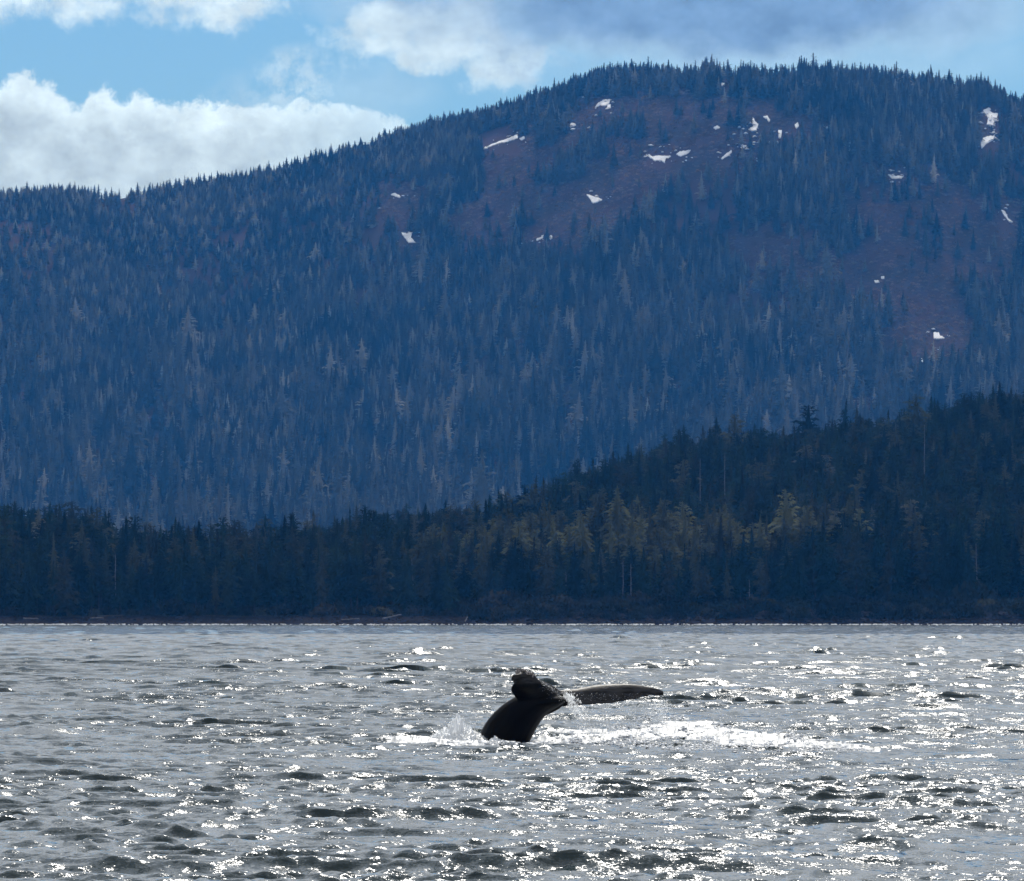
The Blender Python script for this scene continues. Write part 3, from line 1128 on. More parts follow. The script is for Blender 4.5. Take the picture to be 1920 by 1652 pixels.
# ------------------------------------------------------------------ shore forest
SPECIAL = [  # px of top, py of top, height, distance, proto, width, label
    (1586, 744, 40, 2600, 1, 0.85, 'thin leaning spruce sticking up alone above the dark ridge line'),
    (1705, 742, 33, 2600, 2, 1.0, 'slender spruce rising just left of the highest trees on the right ridge'),
    (1862, 718, 40, 2620, 1, 1.15, 'broad dark spruce that tops the right end of the near ridge'),
    (1082, 857, 33, 2560, 7, 0.7, 'spruce with a round dark head where the near ridge starts to climb'),
    (1150, 842, 33, 2560, 5, 1.0, 'broad spruce second up the climbing edge of the near ridge'),
    (656, 948, 36, 2200, 6, 1.0, 'taller narrow spruce on the low part of the shore wood'),
    (182, 948, 34, 2150, 7, 0.9, 'ragged spruce at the end of the higher left shore wood'),
    (204, 952, 30, 2160, 2, 0.7, 'thin ragged spruce just past the left shore wood'),
]
SNAGS = [  # top px,py  bottom px,py, label
    (771, 1047, 780, 1132, 'long pale dead trunk leaning left in the dark shore wood'),
    (910, 966, 910, 1000, 'short pale snag near the top edge of the shore wood'),
    (1061, 1072, 1062, 1110, 'small pale snag in the middle of the shore wood'),
    (1168, 1050, 1168, 1116, 'left one of two bare trunks below the sunlit olive trees'),
    (1183, 1057, 1183, 1132, 'right and longer one of two bare trunks below the sunlit olive trees'),
    (1213, 915, 1214, 962, 'pale bare trunk standing behind the sunlit olive trees'),
    (1733, 797, 1733, 840, 'pale snag high in the near ridge forest'),
    (1830, 1020, 1833, 1068, 'bright pale snag low in the wood near the right edge'),
    (1313, 860, 1313, 900, 'shorter of two grey trunks in the ridge forest left of the slope middle'),
    (1359, 850, 1358, 915, 'longer of two grey trunks in the ridge forest left of the slope middle'),
    (1808, 857, 1809, 920, 'left of two close pale snags under the right ridge top'),
    (1821, 863, 1822, 915, 'right of two close pale snags under the right ridge top'),
    (1405, 1087, 1405, 1112, 'stub of a bare trunk low in the shore wood'),
    (216, 1038, 217, 1066, 'small bleached snag with branch stubs in the left shore wood'),
]

ox, oy = jitter_points(-1050, 2970, 2043, 3000, 5.5, 41)
oz = head_z(ox, oy)
opx, opy = project(ox, oy, oz)
dsh = oy - shore_Y(opx)
fh = 25.5 * np.exp(rng.normal(0, 0.12, len(ox)))
fh = fh * np.interp(opx, [0, 180, 250, 600, 700, 900, 1920], [1.05, 1.03, 0.93, 0.94, 0.97, 0.98, 1.0])
fh *= 0.72 + 0.28 * sm(dsh, 38, 75)
fh *= 1 - 0.16 * sm(opx, 850, 950) * (1 - sm(opx, 1450, 1520)) * (1 - sm(dsh, 80, 100))
fh *= 1 + 0.10 * N1.fbm(ox / 22.0, oy / 30.0, 2)
skyedge = dsh > 600
keepf = rng.random(len(ox)) < np.where(dsh < 110, 0.96, 0.74)
toppy = opy - fh * F / oy
for (a0, b0, a1, b1, _l) in SNAGS:
    near = (abs(opx - (a0 + a1) / 2) < 7 + abs(a1 - a0) / 2) & (toppy < b1 - 3) & (opy > b1 + 6)
    keepf &= ~near
for (a0, b0, H_, Y_, *_r) in SPECIAL:
    keepf &= ~((abs(opx - a0) < 6) & (abs(oy - Y_) < 20))
fx, fy, fz, fhh, fpx, fpy, fd = (q[keepf] for q in (ox, oy, oz, fh, opx, opy, dsh))
nf = len(fx)
print('shore trees', nf)
kind_i = rng.integers(0, len(spec), nf)
# sunlit patch in the middle painted as paler olive trees, grey-green ones behind the dip on the left
ol = np.clip(1.15 - blob(fpx, fd, 1180, 125, 360, 55) + 0.5 * N1.fbm(fx / 16.0, fy / 20.0, 3), 0, 1)
ol = np.maximum(ol, 0.9 * np.clip(1.2 - blob(fpx, fd, 1240, 95, 120, 35), 0, 1))
is_ol = rng.random(nf) < np.clip(ol * 2.2, 0, 0.9)
gr = np.exp(-((fpx - 400) / 200) ** 2) * sm(fd, 250, 330) * (1 - sm(fd, 800, 900))
is_gr = rng.random(nf) < np.clip(gr * 1.0, 0, 0.6) + 0.012 * (fd > 90)
fam = np.where(is_ol, 1, np.where(is_gr, 2, 0))
fhh = np.where(is_ol, fhh * 1.12, fhh)

order = np.argsort(fy + np.where((fpx > 4) & (fpx < 1916), 0, 1e5))
single = order[:290]
rest_mask = np.ones(nf, bool)
rest_mask[single] = False
FAMS = [CR_dark, CR_sunlit, CR_grey]
fl = []
for fam_i, cs in enumerate(FAMS):
    for k in range(len(spec)):
        fl.append(joined('shore_spruce', [cs[k], trunks[k]]))
C_sf = collection_of('shore_spruce_kinds', fl)
rm = rest_mask
nr_ = int(rm.sum())
s_ = fhh[rm] / PH
wfac = s_ * (1.1 + 0.45 * rng.random(nr_))
sf = scatter('shore_forest', np.stack([fx[rm], fy[rm], fz[rm] - 0.5], -1),
             np.stack([rng.normal(0, 0.035, nr_), rng.normal(0, 0.035, nr_), rng.random(nr_) * 6.283], -1),
             np.stack([wfac, wfac, s_], -1), fam[rm] * len(spec) + kind_i[rm], C_sf)
tag(sf, 'dark conifer forest on the near ridge behind the first shore trees', 'forest', kind='stuff')


def tree_thing(name, loc, k, cs, sx, sz, rot, label, group):
    root = link(name, None, loc=loc)
    root.rotation_euler = rot
    root.scale = (sx, sx, sz)
    link('trunk', trunks[k], root)
    link('crown', cs[k], root)
    return tag(root, label, 'tree', group)


ADJ = ['evenly tapering', 'broad drooping', 'narrow ragged', 'high crowned', 'flat topped', 'wide skirted', 'spire shaped', 'blunt topped']
for j in single:
    r_px = fpx[j]
    k = int(kind_i[j])
    if fam[j] == 1:
        lb = 'conifer coloured sunlit olive in the stand at the middle of the shore'
    elif fam[j] == 2:
        lb = 'greyish conifer in the front row along the shore'
    elif r_px < 640:
        lb = 'dark conifer of the front row behind the gravel beach on the left'
    elif r_px < 1280:
        lb = 'dark conifer of the front row on the middle of the shore'
    else:
        lb = 'dark conifer of the front row above the rocky shore on the right'
    lb = ADJ[k] + ' ' + lb
    s0 = float(fhh[j] / PH)
    tree_thing('spruce_tree', (float(fx[j]), float(fy[j]), float(fz[j]) - 0.4), k, FAMS[int(fam[j])], s0 * (1.0 + 0.3 * random.random()), s0,
               (random.gauss(0, 0.03), random.gauss(0, 0.03), random.random() * 6.28), lb, 'conifers of the front row along the shore')
for a0, b0, H_, Y_, k, wf, lb in SPECIAL:
    tx_, _, tz_ = at(a0, b0, Y_)
    gz = float(head_z(np.array([tx_]), np.array([float(Y_)]))[0])
    H2 = tz_ - gz
    lean = 0.10 if 'leaning' in lb else 0.0
    s0 = H2 / PH
    tree_thing('spruce_tree', (tx_ - lean * H2 * 0.9, Y_, gz - 0.3), k, CR_dark, min(s0, 1.25) * wf, s0, (0, lean, random.random() * 0.3), lb, 'tall trees on the near ridge line')

# dead trunks
for a0, b0, a1, b1, lb in SNAGS:
    # find a distance at which the ground under the trunk is a few metres below its visible foot
    Ys = np.arange(2043, 2700, 2.0)
    ax, azz = ray(a1, b1 + 8)
    gz = head_z(ax * Ys, Ys)
    zr = CAM_H + azz * Ys
    w = np.nonzero(gz >= zr)[0]
    Yk = float(Ys[w[0]]) if len(w) else 2300.0
    if b1 > 1000:
        Yk = 2046.0
    bxx, _, _ = at(a1, b1, Yk)
    bz_ = float(head_z(np.array([bxx]), np.array([Yk]))[0])
    txx, _, tzz = at(a0, b0, Yk)
    H2 = tzz - bz_
    bm = bmesh.new()
    g = np.random.default_rng(int(a0))
    rings = 9
    vs = []
    rad0 = 0.24
    for i in range(rings):
        f = i / (rings - 1)
        rad = rad0 * (1 - 0.72 * f) * (1.3 if i == 0 else 1)
        ofx = (txx - bxx) * f + g.normal(0, 0.05)
        vs.append([bm.verts.new((ofx + rad * math.cos(a), rad * math.sin(a), H2 * f - (0.8 if i == 0 else 0))) for a in np.linspace(0, 2 * math.pi, 7)[:-1]])
    for i in range(rings - 1):
        for j in range(6):
            bm.faces.new((vs[i][j], vs[i][(j + 1) % 6], vs[i + 1][(j + 1) % 6], vs[i + 1][j]))
    bm.faces.new(vs[-1])
    me = bpy.data.meshes.new('trunk')
    bm.to_mesh(me)
    bm.free()
    me.materials.append(M_snag)
    root = link('dead_tree', None, loc=(bxx, Yk, bz_))
    link('trunk', me, root)
    T = []
    for i in range(14):
        f = 0.35 + 0.62 * g.random()
        a = g.random() * 6.28
        L = 0.6 + 1.6 * g.random() * (1.2 - f)
        c = np.array(((txx - bxx) * f, 0, H2 * f))
        d = np.array((math.cos(a), math.sin(a), -0.15 + 0.3 * g.random()))
        up = np.array((0, 0, 0.07))
        sd_ = np.array((-math.sin(a), math.cos(a), 0)) * 0.07
        T += [(c - up, c + up, c + d * L), (c - sd_, c + sd_, c + d * L)]
    link('branch', tri_mesh('branch', T, M_snag), root)
    tag(root, lb, 'dead tree', 'bare dead trunks in the shore wood')

# shrubs on the beach edge
shr = [tri_mesh('foliage', shrub_tris(3.4, 70 + i, 520, 0.75), M_shrub) for i in range(3)]
M_under = foliage_mat('undergrowth_leaves', (0.014, 0.018, 0.012), (0.026, 0.026, 0.018), (0.045, 0.038, 0.028), 0.15)
C_us = collection_of('undergrowth_kinds', [tri_mesh('undergrowth', shrub_tris(2.6, 170 + i, 190, 0.8), M_under) for i in range(3)])
shrub_list = [(20, 1.1, 'bushy willow shrub at the extreme left end of the beach top'), (97, 1.25, 'wide willow shrub second from the left behind the beach'),
              (177, 0.8, 'small round willow shrub between the wide shrub and the large one'), (363, 1.35, 'large rounded olive willow shrub behind the left beach'),
              (492, 0.9, 'low willow shrub left of the pale sand bar'), (610, 1.5, 'biggest rounded willow shrub above the pale sand bar'),
              (715, 1.1, 'spreading shrub below the leaning pale dead trunk'), (775, 0.9, 'shrub at the foot of the leaning pale dead trunk'),
              (840, 0.8, 'low shrub just left of the slanting driftwood logs'), (1120, 1.0, 'shrub on the bank below the sunlit olive trees'), (1440, 1.25, 'pale twiggy shrub on the bank right of the middle'),
              (1620, 1.1, 'shrub on the rocky bank between the middle and the right edge'), (1850, 1.3, 'bushy shrub on the bank close to the right edge')]
for i, (px, s0, lb) in enumerate(shrub_list):
    Y_ = float(shore_Y(px)) + (38 if px < 900 else 26)
    X_ = (px - 960) / F * Y_
    root = link('willow_shrub', None, loc=(X_, Y_, float(head_z(np.array([X_]), np.array([Y_]))[0]) - 0.2))
    root.scale = (s0, s0, s0 * 0.95)
    root.rotation_euler = (0, 0, i * 1.7)
    link('foliage', shr[i % 3], root)
    st = []
    g = np.random.default_rng(i)
    for q in range(7):
        a = g.random() * 6.28
        d = np.array((math.cos(a) * 1.3, math.sin(a) * 1.3, 2.2))
        o_ = np.array((0.05, 0, 0))
        st += [(-o_ * 2, o_ * 2, d), (np.array((0, -.1, 0)), np.array((0, .1, 0)), d)]
    link('stem', tri_mesh('stem', st, M_bark), root)
    tag(root, lb, 'shrub', 'shrubs along the top of the beach')
ux, uy = jitter_points(-1050, 2970, 2002, 2062, 3.0, 55)
uz = head_z(ux, uy)
upx = 960 + F * ux / uy
ud = uy - shore_Y(upx)
uk = ((ud > np.where(upx < 900, 36, 7)) & (rng.random(len(ux)) < 0.85))
n = int(uk.sum())
us = np.exp(rng.normal(-0.1, 0.4, n))
ug = scatter('undergrowth', np.stack([ux[uk], uy[uk], uz[uk] - 0.3], -1), np.stack([np.zeros(n), np.zeros(n), rng.random(n) * 6.28], -1),
             np.stack([us, us, us], -1), rng.integers(0, 3, n), C_us)
tag(ug, 'low dark undergrowth along the foot of the shore trees', 'undergrowth', kind='stuff')


# driftwood and rocks
def log_thing(p0, p1, r0, label):
    p0, p1 = Vector(p0), Vector(p1)
    d = p1 - p0
    q = d.to_track_quat('Z', 'Y').to_matrix()
    bm = bmesh.new()
    rings, sides = 8, 8
    g = np.random.default_rng(int(abs(p0.x) * 10))
    vs = []
    for i in range(rings):
        f = i / (rings - 1)
        rad = r0 * (1 - 0.35 * f) * (1 + 0.08 * g.normal())
        c = q @ Vector((g.normal(0, 0.06), g.normal(0, 0.06), d.length * f))
        vs.append([bm.verts.new(c + q @ Vector((rad * math.cos(a), rad * math.sin(a), 0))) for a in np.linspace(0, 2 * math.pi, sides + 1)[:-1]])
    for i in range(rings - 1):
        for j in range(sides):
            bm.faces.new((vs[i][j], vs[i][(j + 1) % sides], vs[i + 1][(j + 1) % sides], vs[i + 1][j]))
    bm.faces.new(vs[0][::-1])
    bm.faces.new(vs[-1])
    me = bpy.data.meshes.new('driftwood_log')
    bm.to_mesh(me)
    bm.free()
    me.materials.append(M_snag)
    o = link('driftwood_log', me, loc=p0)
    tag(o, label, 'driftwood', 'driftwood logs on the beach')


def beach_pt(px, d, up=0.0):
    Y_ = float(shore_Y(px)) + d
    X_ = (px - 960) / F * Y_
    return (X_, Y_, float(head_z(np.array([X_]), np.array([Y_]))[0]) + up)


log_thing(beach_pt(44, 24, .2), beach_pt(72, 22, .3), 0.28, 'straight pale log lying flat on the far left beach')
log_thing(beach_pt(170, 27, .2), beach_pt(194, 25, .4), 0.26, 'pale log on the beach crest right of the flat left log')
log_thing(beach_pt(718, 24, .2), beach_pt(752, 30, .9), 0.30, 'curved grey log lying on the bank below the leaning dead trunk')
log_thing(beach_pt(872, 14, .1), beach_pt(882, 26, 1.7), 0.22, 'left one of two pale logs slanting up the bank')
log_thing(beach_pt(884, 14, .1), beach_pt(898, 28, 1.9), 0.22, 'right one of two pale logs slanting up the bank')
log_thing(beach_pt(640, 20, .2), beach_pt(674, 19, .3), 0.26, 'low log at the right end of the pale sand bar')


def boulder_mesh(seed):
    bm = bmesh.new()
    bmesh.ops.create_icosphere(bm, subdivisions=3, radius=1.0)
    nn = VN(seed)
    for v in bm.verts:
        k = 1 + 0.5 * float(nn.fbm(v.co.x * 1.3 + 9, v.co.y * 1.3 + v.co.z * 1.7 + 9, 3))
        v.co *= k
        v.co.z *= 0.62
    me = bpy.data.meshes.new('boulder')
    bm.to_mesh(me)
    bm.free()
    me.materials.append(M_rock)
    return me


bms = [boulder_mesh(s) for s in (3, 4, 5, 6)]
for i, (px, d, s0, lb) in enumerate([(338, 22, 1.5, 'largest brown boulder on the beach in front of the large willow shrub'), (380, 12, 0.9, 'pale boulder near the water right of the largest boulder'),
                                     (250, 20, 1.0, 'dark boulder on the beach crest left of the largest boulder'), (838, 16, 1.3, 'boulder at the foot of the slanting driftwood'),
                                     (784, 8, 0.8, 'small wet boulder by the water below the leaning trunk'), (940, 14, 1.6, 'squat boulder where the beach gives way to rock'),
                                     (1165, 9, 1.7, 'boulder below the two bare trunks at the waterline'), (1430, 12, 2.3, 'big grey boulder at the foot of the bank right of the middle'),
                                     (1530, 12, 2.8, 'upright dark rock face block on the right shore'), (1625, 12, 2.4, 'dark rock block beside the upright rock face'), (1780, 10, 1.8, 'low grey boulder on the right shore'),
                                     (1880, 10, 2.2, 'rounded boulder closest to the right edge')]):
    o = link('boulder', bms[i % 4], loc=beach_pt(px, d, 0.1 * s0))
    o.scale = (s0 * 1.3, s0, s0)
    o.rotation_euler = (0, 0, i * 2.1)
    tag(o, lb, 'boulder', 'boulders along the shore')
# loose stones of the beach
C_st = collection_of('stone_kinds', [boulder_mesh(s) for s in (13, 14)])
n = 7000
qx = rng.uniform(-1050, 2970, n)
qd = rng.uniform(2, 34, n)
qY = shore_Y(qx) + qd
qX = (qx - 960) / F * qY
qz = head_z(qX, qY)
ss = (0.12 + 0.30 * rng.random(n) ** 3) * np.where(qx > 880, 2.6, 1.0) * np.where(qd > 12, 1, 0.8)
st = scatter('beach_stones', np.stack([qX, qY, qz], -1), rng.random((n, 3)) * [0.4, 0.4, 6.28], np.stack([ss * 1.4, ss, ss], -1), rng.integers(0, 2, n), C_st)
tag(st, 'loose stones and pebbles along the waterline', 'stones', kind='stuff')

# ------------------------------------------------------------------ white water helpers
m, t, p, out = material('foam')
p.inputs['Base Color'].default_value = (0.86, 0.88, 0.90, 1)
p.inputs['Roughness'].default_value = 0.45
tr = t.new('ShaderNodeBsdfTranslucent')
tr.inputs[0].default_value = (0.90, 0.92, 0.95, 1)
ms = t.new('ShaderNodeMixShader')
ms.inputs[0].default_value = 0.55
t.l.new(p.outputs[0], ms.inputs[1])
t.l.new(tr.outputs[0], ms.inputs[2])
t.l.new(ms.outputs[0], out.inputs[0])
M_foam = m
m, t, p, out = material('flying_water')
tr = t.new('ShaderNodeBsdfTranslucent')
tr.inputs[0].default_value = (0.93, 0.95, 0.97, 1)
p.inputs['Base Color'].default_value = (0.93, 0.95, 0.97, 1)
p.inputs['Roughness'].default_value = 0.3
ms = t.new('ShaderNodeMixShader')
ms.inputs[0].default_value = 0.72
t.l.new(p.outputs[0], ms.inputs[1])
t.l.new(tr.outputs[0], ms.inputs[2])
t.l.new(ms.outputs[0], out.inputs[0])
M_spray = m


C_foam = collection_of('foam_blob_kinds', [ico('foam_blob', 2, M_foam, s, 0.16) for s in (1, 2, 3)])


def flake_tris(seed, n):
    g_ = np.random.default_rng(seed)
    T = []
    for i in range(n):
        c = g_.normal(0, 0.42, 3)
        a = g_.normal(0, 0.55, 3)
        b_ = g_.normal(0, 0.55, 3)
        T.append((c, c + a, c + b_))
    return T


C_flake = collection_of('flake_kinds', [tri_mesh('flake', flake_tris(s, 7), M_spray) for s in (1, 2, 3)])
C_drop = collection_of('drop_kinds', [tri_mesh('drop', flake_tris(4, 3), M_spray)])

# surf - water sparkle along the far shore, built as white blobs
n = 6100
qx = rng.uniform(-1050, 2970, n)
on = N1.fbm(qx / 40.0, qx * 0 + 3.0, 5, 0.7) > rng.normal(0.0, 0.45, n)
qx = qx[on]
n = len(qx)
qY = shore_Y(qx) - 12 - 110 * rng.random(n) ** 2
qX = (qx - 960) / F * qY
ss = 0.10 + 0.14 * rng.random(n)
o = scatter('glints', np.stack([qX, qY, 0.12 + 0.25 * rng.random(n)], -1), rng.random((n, 3)) * [0, 0, 6.28], np.stack([ss * 1.5, ss * 1.2, ss * 0.6], -1), rng.integers(0, 3, n), C_foam)
tag(o, 'thin bright line of white blobs for glints where the sea meets the far shore', 'glints', kind='stuff')


def foam_field(name, poly_px, count, size, height, label, cat, seed, thr=0.0, zbase=0.0, edge=1.0):
    """blobs of foam on the water inside a photo-pixel outline of the sea surface"""
    g = np.random.default_rng(seed)
    poly = np.array(poly_px, float)
    n0 = count * 6
    qx = g.uniform(poly[:, 0].min(), poly[:, 0].max(), n0)
    qy = g.uniform(poly[:, 1].min(), poly[:, 1].max(), n0)
    ins = np.zeros(n0, bool)
    j = len(poly) - 1
    for i in range(len(poly)):
        xi, yi, xj, yj = *poly[i], *poly[j]
        c = ((yi > qy) != (yj > qy)) & (qx < (xj - xi) * (qy - yi) / (yj - yi + 1e-9) + xi)
        ins ^= c
        j = i
    nzv = N2.fbm(qx / 16.0, qy / 4.5, 4)
    ins &= nzv > thr + g.normal(0, 0.10, n0)
    qx, qy = qx[ins][:count], qy[ins][:count]
    ax, azz = ray(qx, qy)
    Y_ = -CAM_H / azz
    X_ = ax * Y_
    X2, Y2, Z2 = sea_z(X_, Y_)
    n = len(X2)
    s0 = size * (0.5 + 1.0 * g.random(n) ** 2)
    hh = height * g.random(n) ** 2 * np.clip(nzv[ins][:count] * 2.5, 0.05, 1)
    o = scatter(name, np.stack([X2, Y2, Z2 + hh + zbase], -1), g.random((n, 3)) * [0.3, 0.3, 6.28], np.stack([s0 * 1.5, s0 * 1.3, s0 * 0.6], -1), g.integers(0, 3, n), C_foam)
    return tag(o, label, cat, kind='stuff')


def foam_sheet(px0, px1, py0, py1, centre, half, thr, label, seed, lump=0.03):
    """lumpy sheet of foam lying on the sea, cut to a ragged outline"""
    cols, rows = int((px1 - px0) / 1.5), int((py1 - py0) / 0.22)
    qx, qy = np.meshgrid(np.linspace(px0, px1, cols), np.linspace(py0, py1, rows))
    ax, azz = ray(qx.ravel(), qy.ravel())
    Y_ = -CAM_H / azz
    X_ = ax * Y_
    X2, Y2, Z2 = sea_z(X_, Y_)
    cyy = np.interp(qx.ravel(), [c[0] for c in centre], [c[1] for c in centre])
    hw = np.interp(qx.ravel(), [c[0] for c in half], [c[1] for c in half])
    d = np.abs(qy.ravel() - cyy) / np.maximum(hw, 0.1)
    nzv = N2.fbm(X_ / 0.55 + seed, Y_ / 2.6, 5, 0.65)
    msk = (1.0 - d) * 0.9 + nzv * 0.9 - thr
    lm = np.abs(N3.fbm(X_ / 0.16, Y_ / 0.4, 4, 0.6)) + 0.5 * np.maximum(nzv, 0)
    Z3 = Z2 + 0.006 + np.clip(msk * 1.5, 0, 1) * (0.015 + lump * lm * 1.6)
    fcs = grid_faces(rows, cols)
    okf = (msk[fcs] > 0).all(1)
    me = mesh_np('foam', np.stack([X2, Y2, Z3], -1), fcs[okf][:, ::-1], M_foam, True)
    bm_ = bmesh.new()
    bm_.from_mesh(me)
    bmesh.ops.delete(bm_, geom=[v for v in bm_.verts if not v.link_faces], context='VERTS')
    bm_.to_mesh(me)
    bm_.free()
    o = link('foam', me)
    return tag(o, label, 'foam', kind='stuff')


foam_sheet(990, 1650, 1350, 1416, [(1000, 1392), (1100, 1389), (1200, 1380), (1260, 1372), (1330, 1378), (1400, 1388), (1500, 1397), (1560, 1401), (1640, 1409)],
           [(990, 1), (1040, 6), (1180, 10), (1230, 16), (1330, 18), (1400, 15), (1460, 12), (1560, 4), (1650, 1)], -0.02, 'broad streak of white foam on the sea to the right of the whale', 3.0)
foam_sheet(700, 1010, 1382, 1404, [(700, 1392), (800, 1394), (900, 1396), (1010, 1393)], [(700, 2), (760, 4), (880, 7), (960, 6), (1010, 2)], -0.05, 'white apron of foam round the foot of the tail stock', 8.0, 0.03)
foam_sheet(1015, 1140, 1368, 1385, [(1015, 1382), (1050, 1377), (1140, 1373)], [(1015, 1), (1050, 4), (1140, 2)], 0.15, 'small foam patch just right of the tail stock', 15.0, 0.03)
foam_field('foam', [(1015, 1388), (1100, 1380), (1190, 1384), (1200, 1362), (1255, 1362), (1330, 1366), (1400, 1380), (1470, 1386), (1540, 1394), (1630, 1406),
                    (1640, 1412), (1540, 1408), (1440, 1410), (1380, 1408), (1310, 1398), (1240, 1400), (1160, 1398), (1040, 1394)],
           7000, 0.026, 0.06, 'bubbling lumps of foam along the broad white streak', 'foam', 61, thr=-0.16)
foam_field('foam', [(1060, 1376), (1130, 1370), (1190, 1350), (1300, 1350), (1420, 1375), (1560, 1392), (1640, 1410), (1500, 1418), (1300, 1410), (1100, 1402), (1010, 1396)],
           5000, 0.028, 0.08, 'loose foam flecks scattered around the long white streak', 'foam', 62, thr=0.16)
foam_field('foam', [(820, 1390), (900, 1386), (960, 1396), (1010, 1392), (1010, 1400), (930, 1402), (840, 1400)],
           2600, 0.035, 0.05, 'thin foam apron in front of the tail stock', 'foam', 63, thr=-0.05)


# ------------------------------------------------------------------ whale
S_W = F / WHY                                  # photo pixels per metre at the whale


def wpt(px, py, dy=0.0):
    """point of the whale at a photo pixel, dy metres behind the tail stock"""
    return np.array(at(px, py, WHY + dy))


def loft(rings_):
    """closed shell from rings (list of (k,3))"""
    k = len(rings_[0])
    v = np.concatenate(rings_)
    f = [tuple(q) for q in grid_faces(len(rings_), k, True)]
    return v, f, k


wb = bmesh.new()


def add_shell(rings_):
    vs = [[wb.verts.new(tuple(q)) for q in r0] for r0 in rings_]
    k = len(vs[0])
    for i in range(len(vs) - 1):
        for j in range(k):
            wb.faces.new((vs[i][j], vs[i][(j + 1) % k], vs[i + 1][(j + 1) % k], vs[i + 1][j]))
    wb.faces.new(vs[0][::-1])
    wb.faces.new(vs[-1])


def spline(vals, n):
    """Catmull-Rom through rows of vals, n samples"""
    v = np.array(vals, float)
    m_ = len(v)
    tt = np.linspace(0, m_ - 1, n)
    o_ = []
    for q in tt:
        i = min(int(q), m_ - 2)
        f = q - i
        p0, p1, p2, p3 = v[max(i - 1, 0)], v[i], v[i + 1], v[min(i + 2, m_ - 1)]
        o_.append(0.5 * ((2 * p1) + (-p0 + p2) * f + (2 * p0 - 5 * p1 + 4 * p2 - p3) * f * f + (-p0 + 3 * p1 - 3 * p2 + p3) * f ** 3))
    return np.array(o_)


# tail stock: left edge px,py | right edge px,py | depth half thickness
stock = [(872, 1440, 984, 1452, 0.62, 0), (888, 1400, 990, 1402, 0.60, 0), (899, 1376, 997, 1384, 0.57, 0), (910, 1356, 1008, 1363, 0.53, -0.03), (924, 1338, 1020, 1345, 0.50, -0.08),
         (944, 1320, 1034, 1333, 0.48, -0.15), (966, 1306, 1048, 1324, 0.46, -0.22), (982, 1297, 1058, 1315, 0.38, -0.22), (996, 1291, 1058, 1307, 0.24, -0.12)]
rings_ = []
for lx, ly, rx, ry, th, dyy in spline(stock, 22):
    A, B = wpt(lx, ly), wpt(rx, ry)
    c = (A + B) / 2
    h = (B - A) / 2
    rg = []
    for a in np.linspace(0, 2 * math.pi, 21)[:-1]:
        rg.append(c + h * math.cos(a) + np.array((0, th * math.sin(a) + dyy, 0)))
    rings_.append(np.array(rg))
add_shell(rings_)


def wing(stations, n=28, k=20):
    """stations: upper px,py,dy | lower px,py,dy | half thickness at 40 % chord"""
    rings = []
    for s in spline(stations, n):
        A, B = wpt(s[0], s[1], s[2]), wpt(s[3], s[4], s[5])
        ch = B - A
        c = (A + B) / 2
        jag = 0.010 * math.sin(s[3] * 0.31) + 0.010 * math.sin(s[3] * 0.83 + 2) + 0.006 * math.sin(s[3] * 1.9) if stations[-1][0] > 1200 and s[3] > 1090 else 0
        B = B + np.array((0, 0, jag))
        rings.append((A, B, s[6]))
    out_ = []
    for i, (A, B, th) in enumerate(rings):
        a0 = rings[max(i - 1, 0)]
        a1 = rings[min(i + 1, len(rings) - 1)]
        span = (a1[0] + a1[1] - a0[0] - a0[1]) / 2
        nrm = np.cross(B - A, span)
        nrm = nrm / (np.linalg.norm(nrm) + 1e-9)
        rg = []
        for a in np.linspace(0, 2 * math.pi, k + 1)[:-1]:
            q = (1 - math.cos(a)) / 2
            prof_ = (math.sin(a)) * (0.35 + 0.65 * (1 - q)) * 1.25
            rg.append(A * (1 - q) + B * q + nrm * th * prof_)
        out_.append(np.array(rg))
    return out_


right = [(1012, 1296, 0.10, 1020, 1330, -0.15, 0.20), (1045, 1297, 0.28, 1050, 1325, -0.08, 0.15), (1075, 1294, 0.52, 1085, 1323, 0.08, 0.12), (1110, 1286.5, 0.78, 1120, 1321.5, 0.28, 0.105),
         (1150, 1283, 1.00, 1158, 1317, 0.52, 0.09), (1185, 1283, 1.16, 1190, 1312, 0.76, 0.07), (1212, 1287, 1.3, 1214, 1306, 1.0, 0.05), (1232, 1291, 1.4, 1230, 1305, 1.24, 0.04), (1241, 1294, 1.46, 1240, 1307, 1.38, 0.035), (1245, 1298, 1.48, 1244, 1306, 1.42, 0.02)]
add_shell(wing(right, 40))
near = [(1054, 1306, 0.10, 1010, 1345, -0.10, 0.30), (1046, 1299, -0.12, 990, 1334, -0.30, 0.28), (1034, 1291, -0.40, 974, 1318, -0.45, 0.25), (1020, 1286, -0.70, 963, 1304, -0.72, 0.21),
        (1006, 1281, -1.0, 958, 1296, -1.05, 0.17), (994, 1279, -1.2, 958, 1290, -1.25, 0.14), (984, 1279, -1.3, 960, 1286, -1.35, 0.10)]
add_shell(wing(near, 34))
deck = [(1056, 1303, 0.30, 1040, 1300, 0.05, 0.09), (1040, 1290, 0.10, 1015, 1292, -0.5, 0.085), (1022, 1280, -0.15, 990, 1284, -0.95, 0.075), (1008, 1273.5, -0.5, 970, 1279, -1.3, 0.07),
        (1000, 1269, -0.8, 958, 1277, -1.5, 0.06), (998, 1266, -1.0, 957, 1270, -1.5, 0.055), (995, 1262, -1.1, 962, 1264, -1.45, 0.05)]
add_shell(wing(deck, 30))
tip = [(1026, 1287, -0.75, 972, 1287, -1.15, 0.11), (1014, 1278, -0.9, 962, 1279, -1.25, 0.12), (1005, 1269, -0.98, 960, 1271, -1.25, 0.11), (1000, 1263, -1.02, 964, 1265, -1.2, 0.09),
       (990, 1260, -1.05, 970, 1261, -1.15, 0.05)]
add_shell(wing(tip, 16))
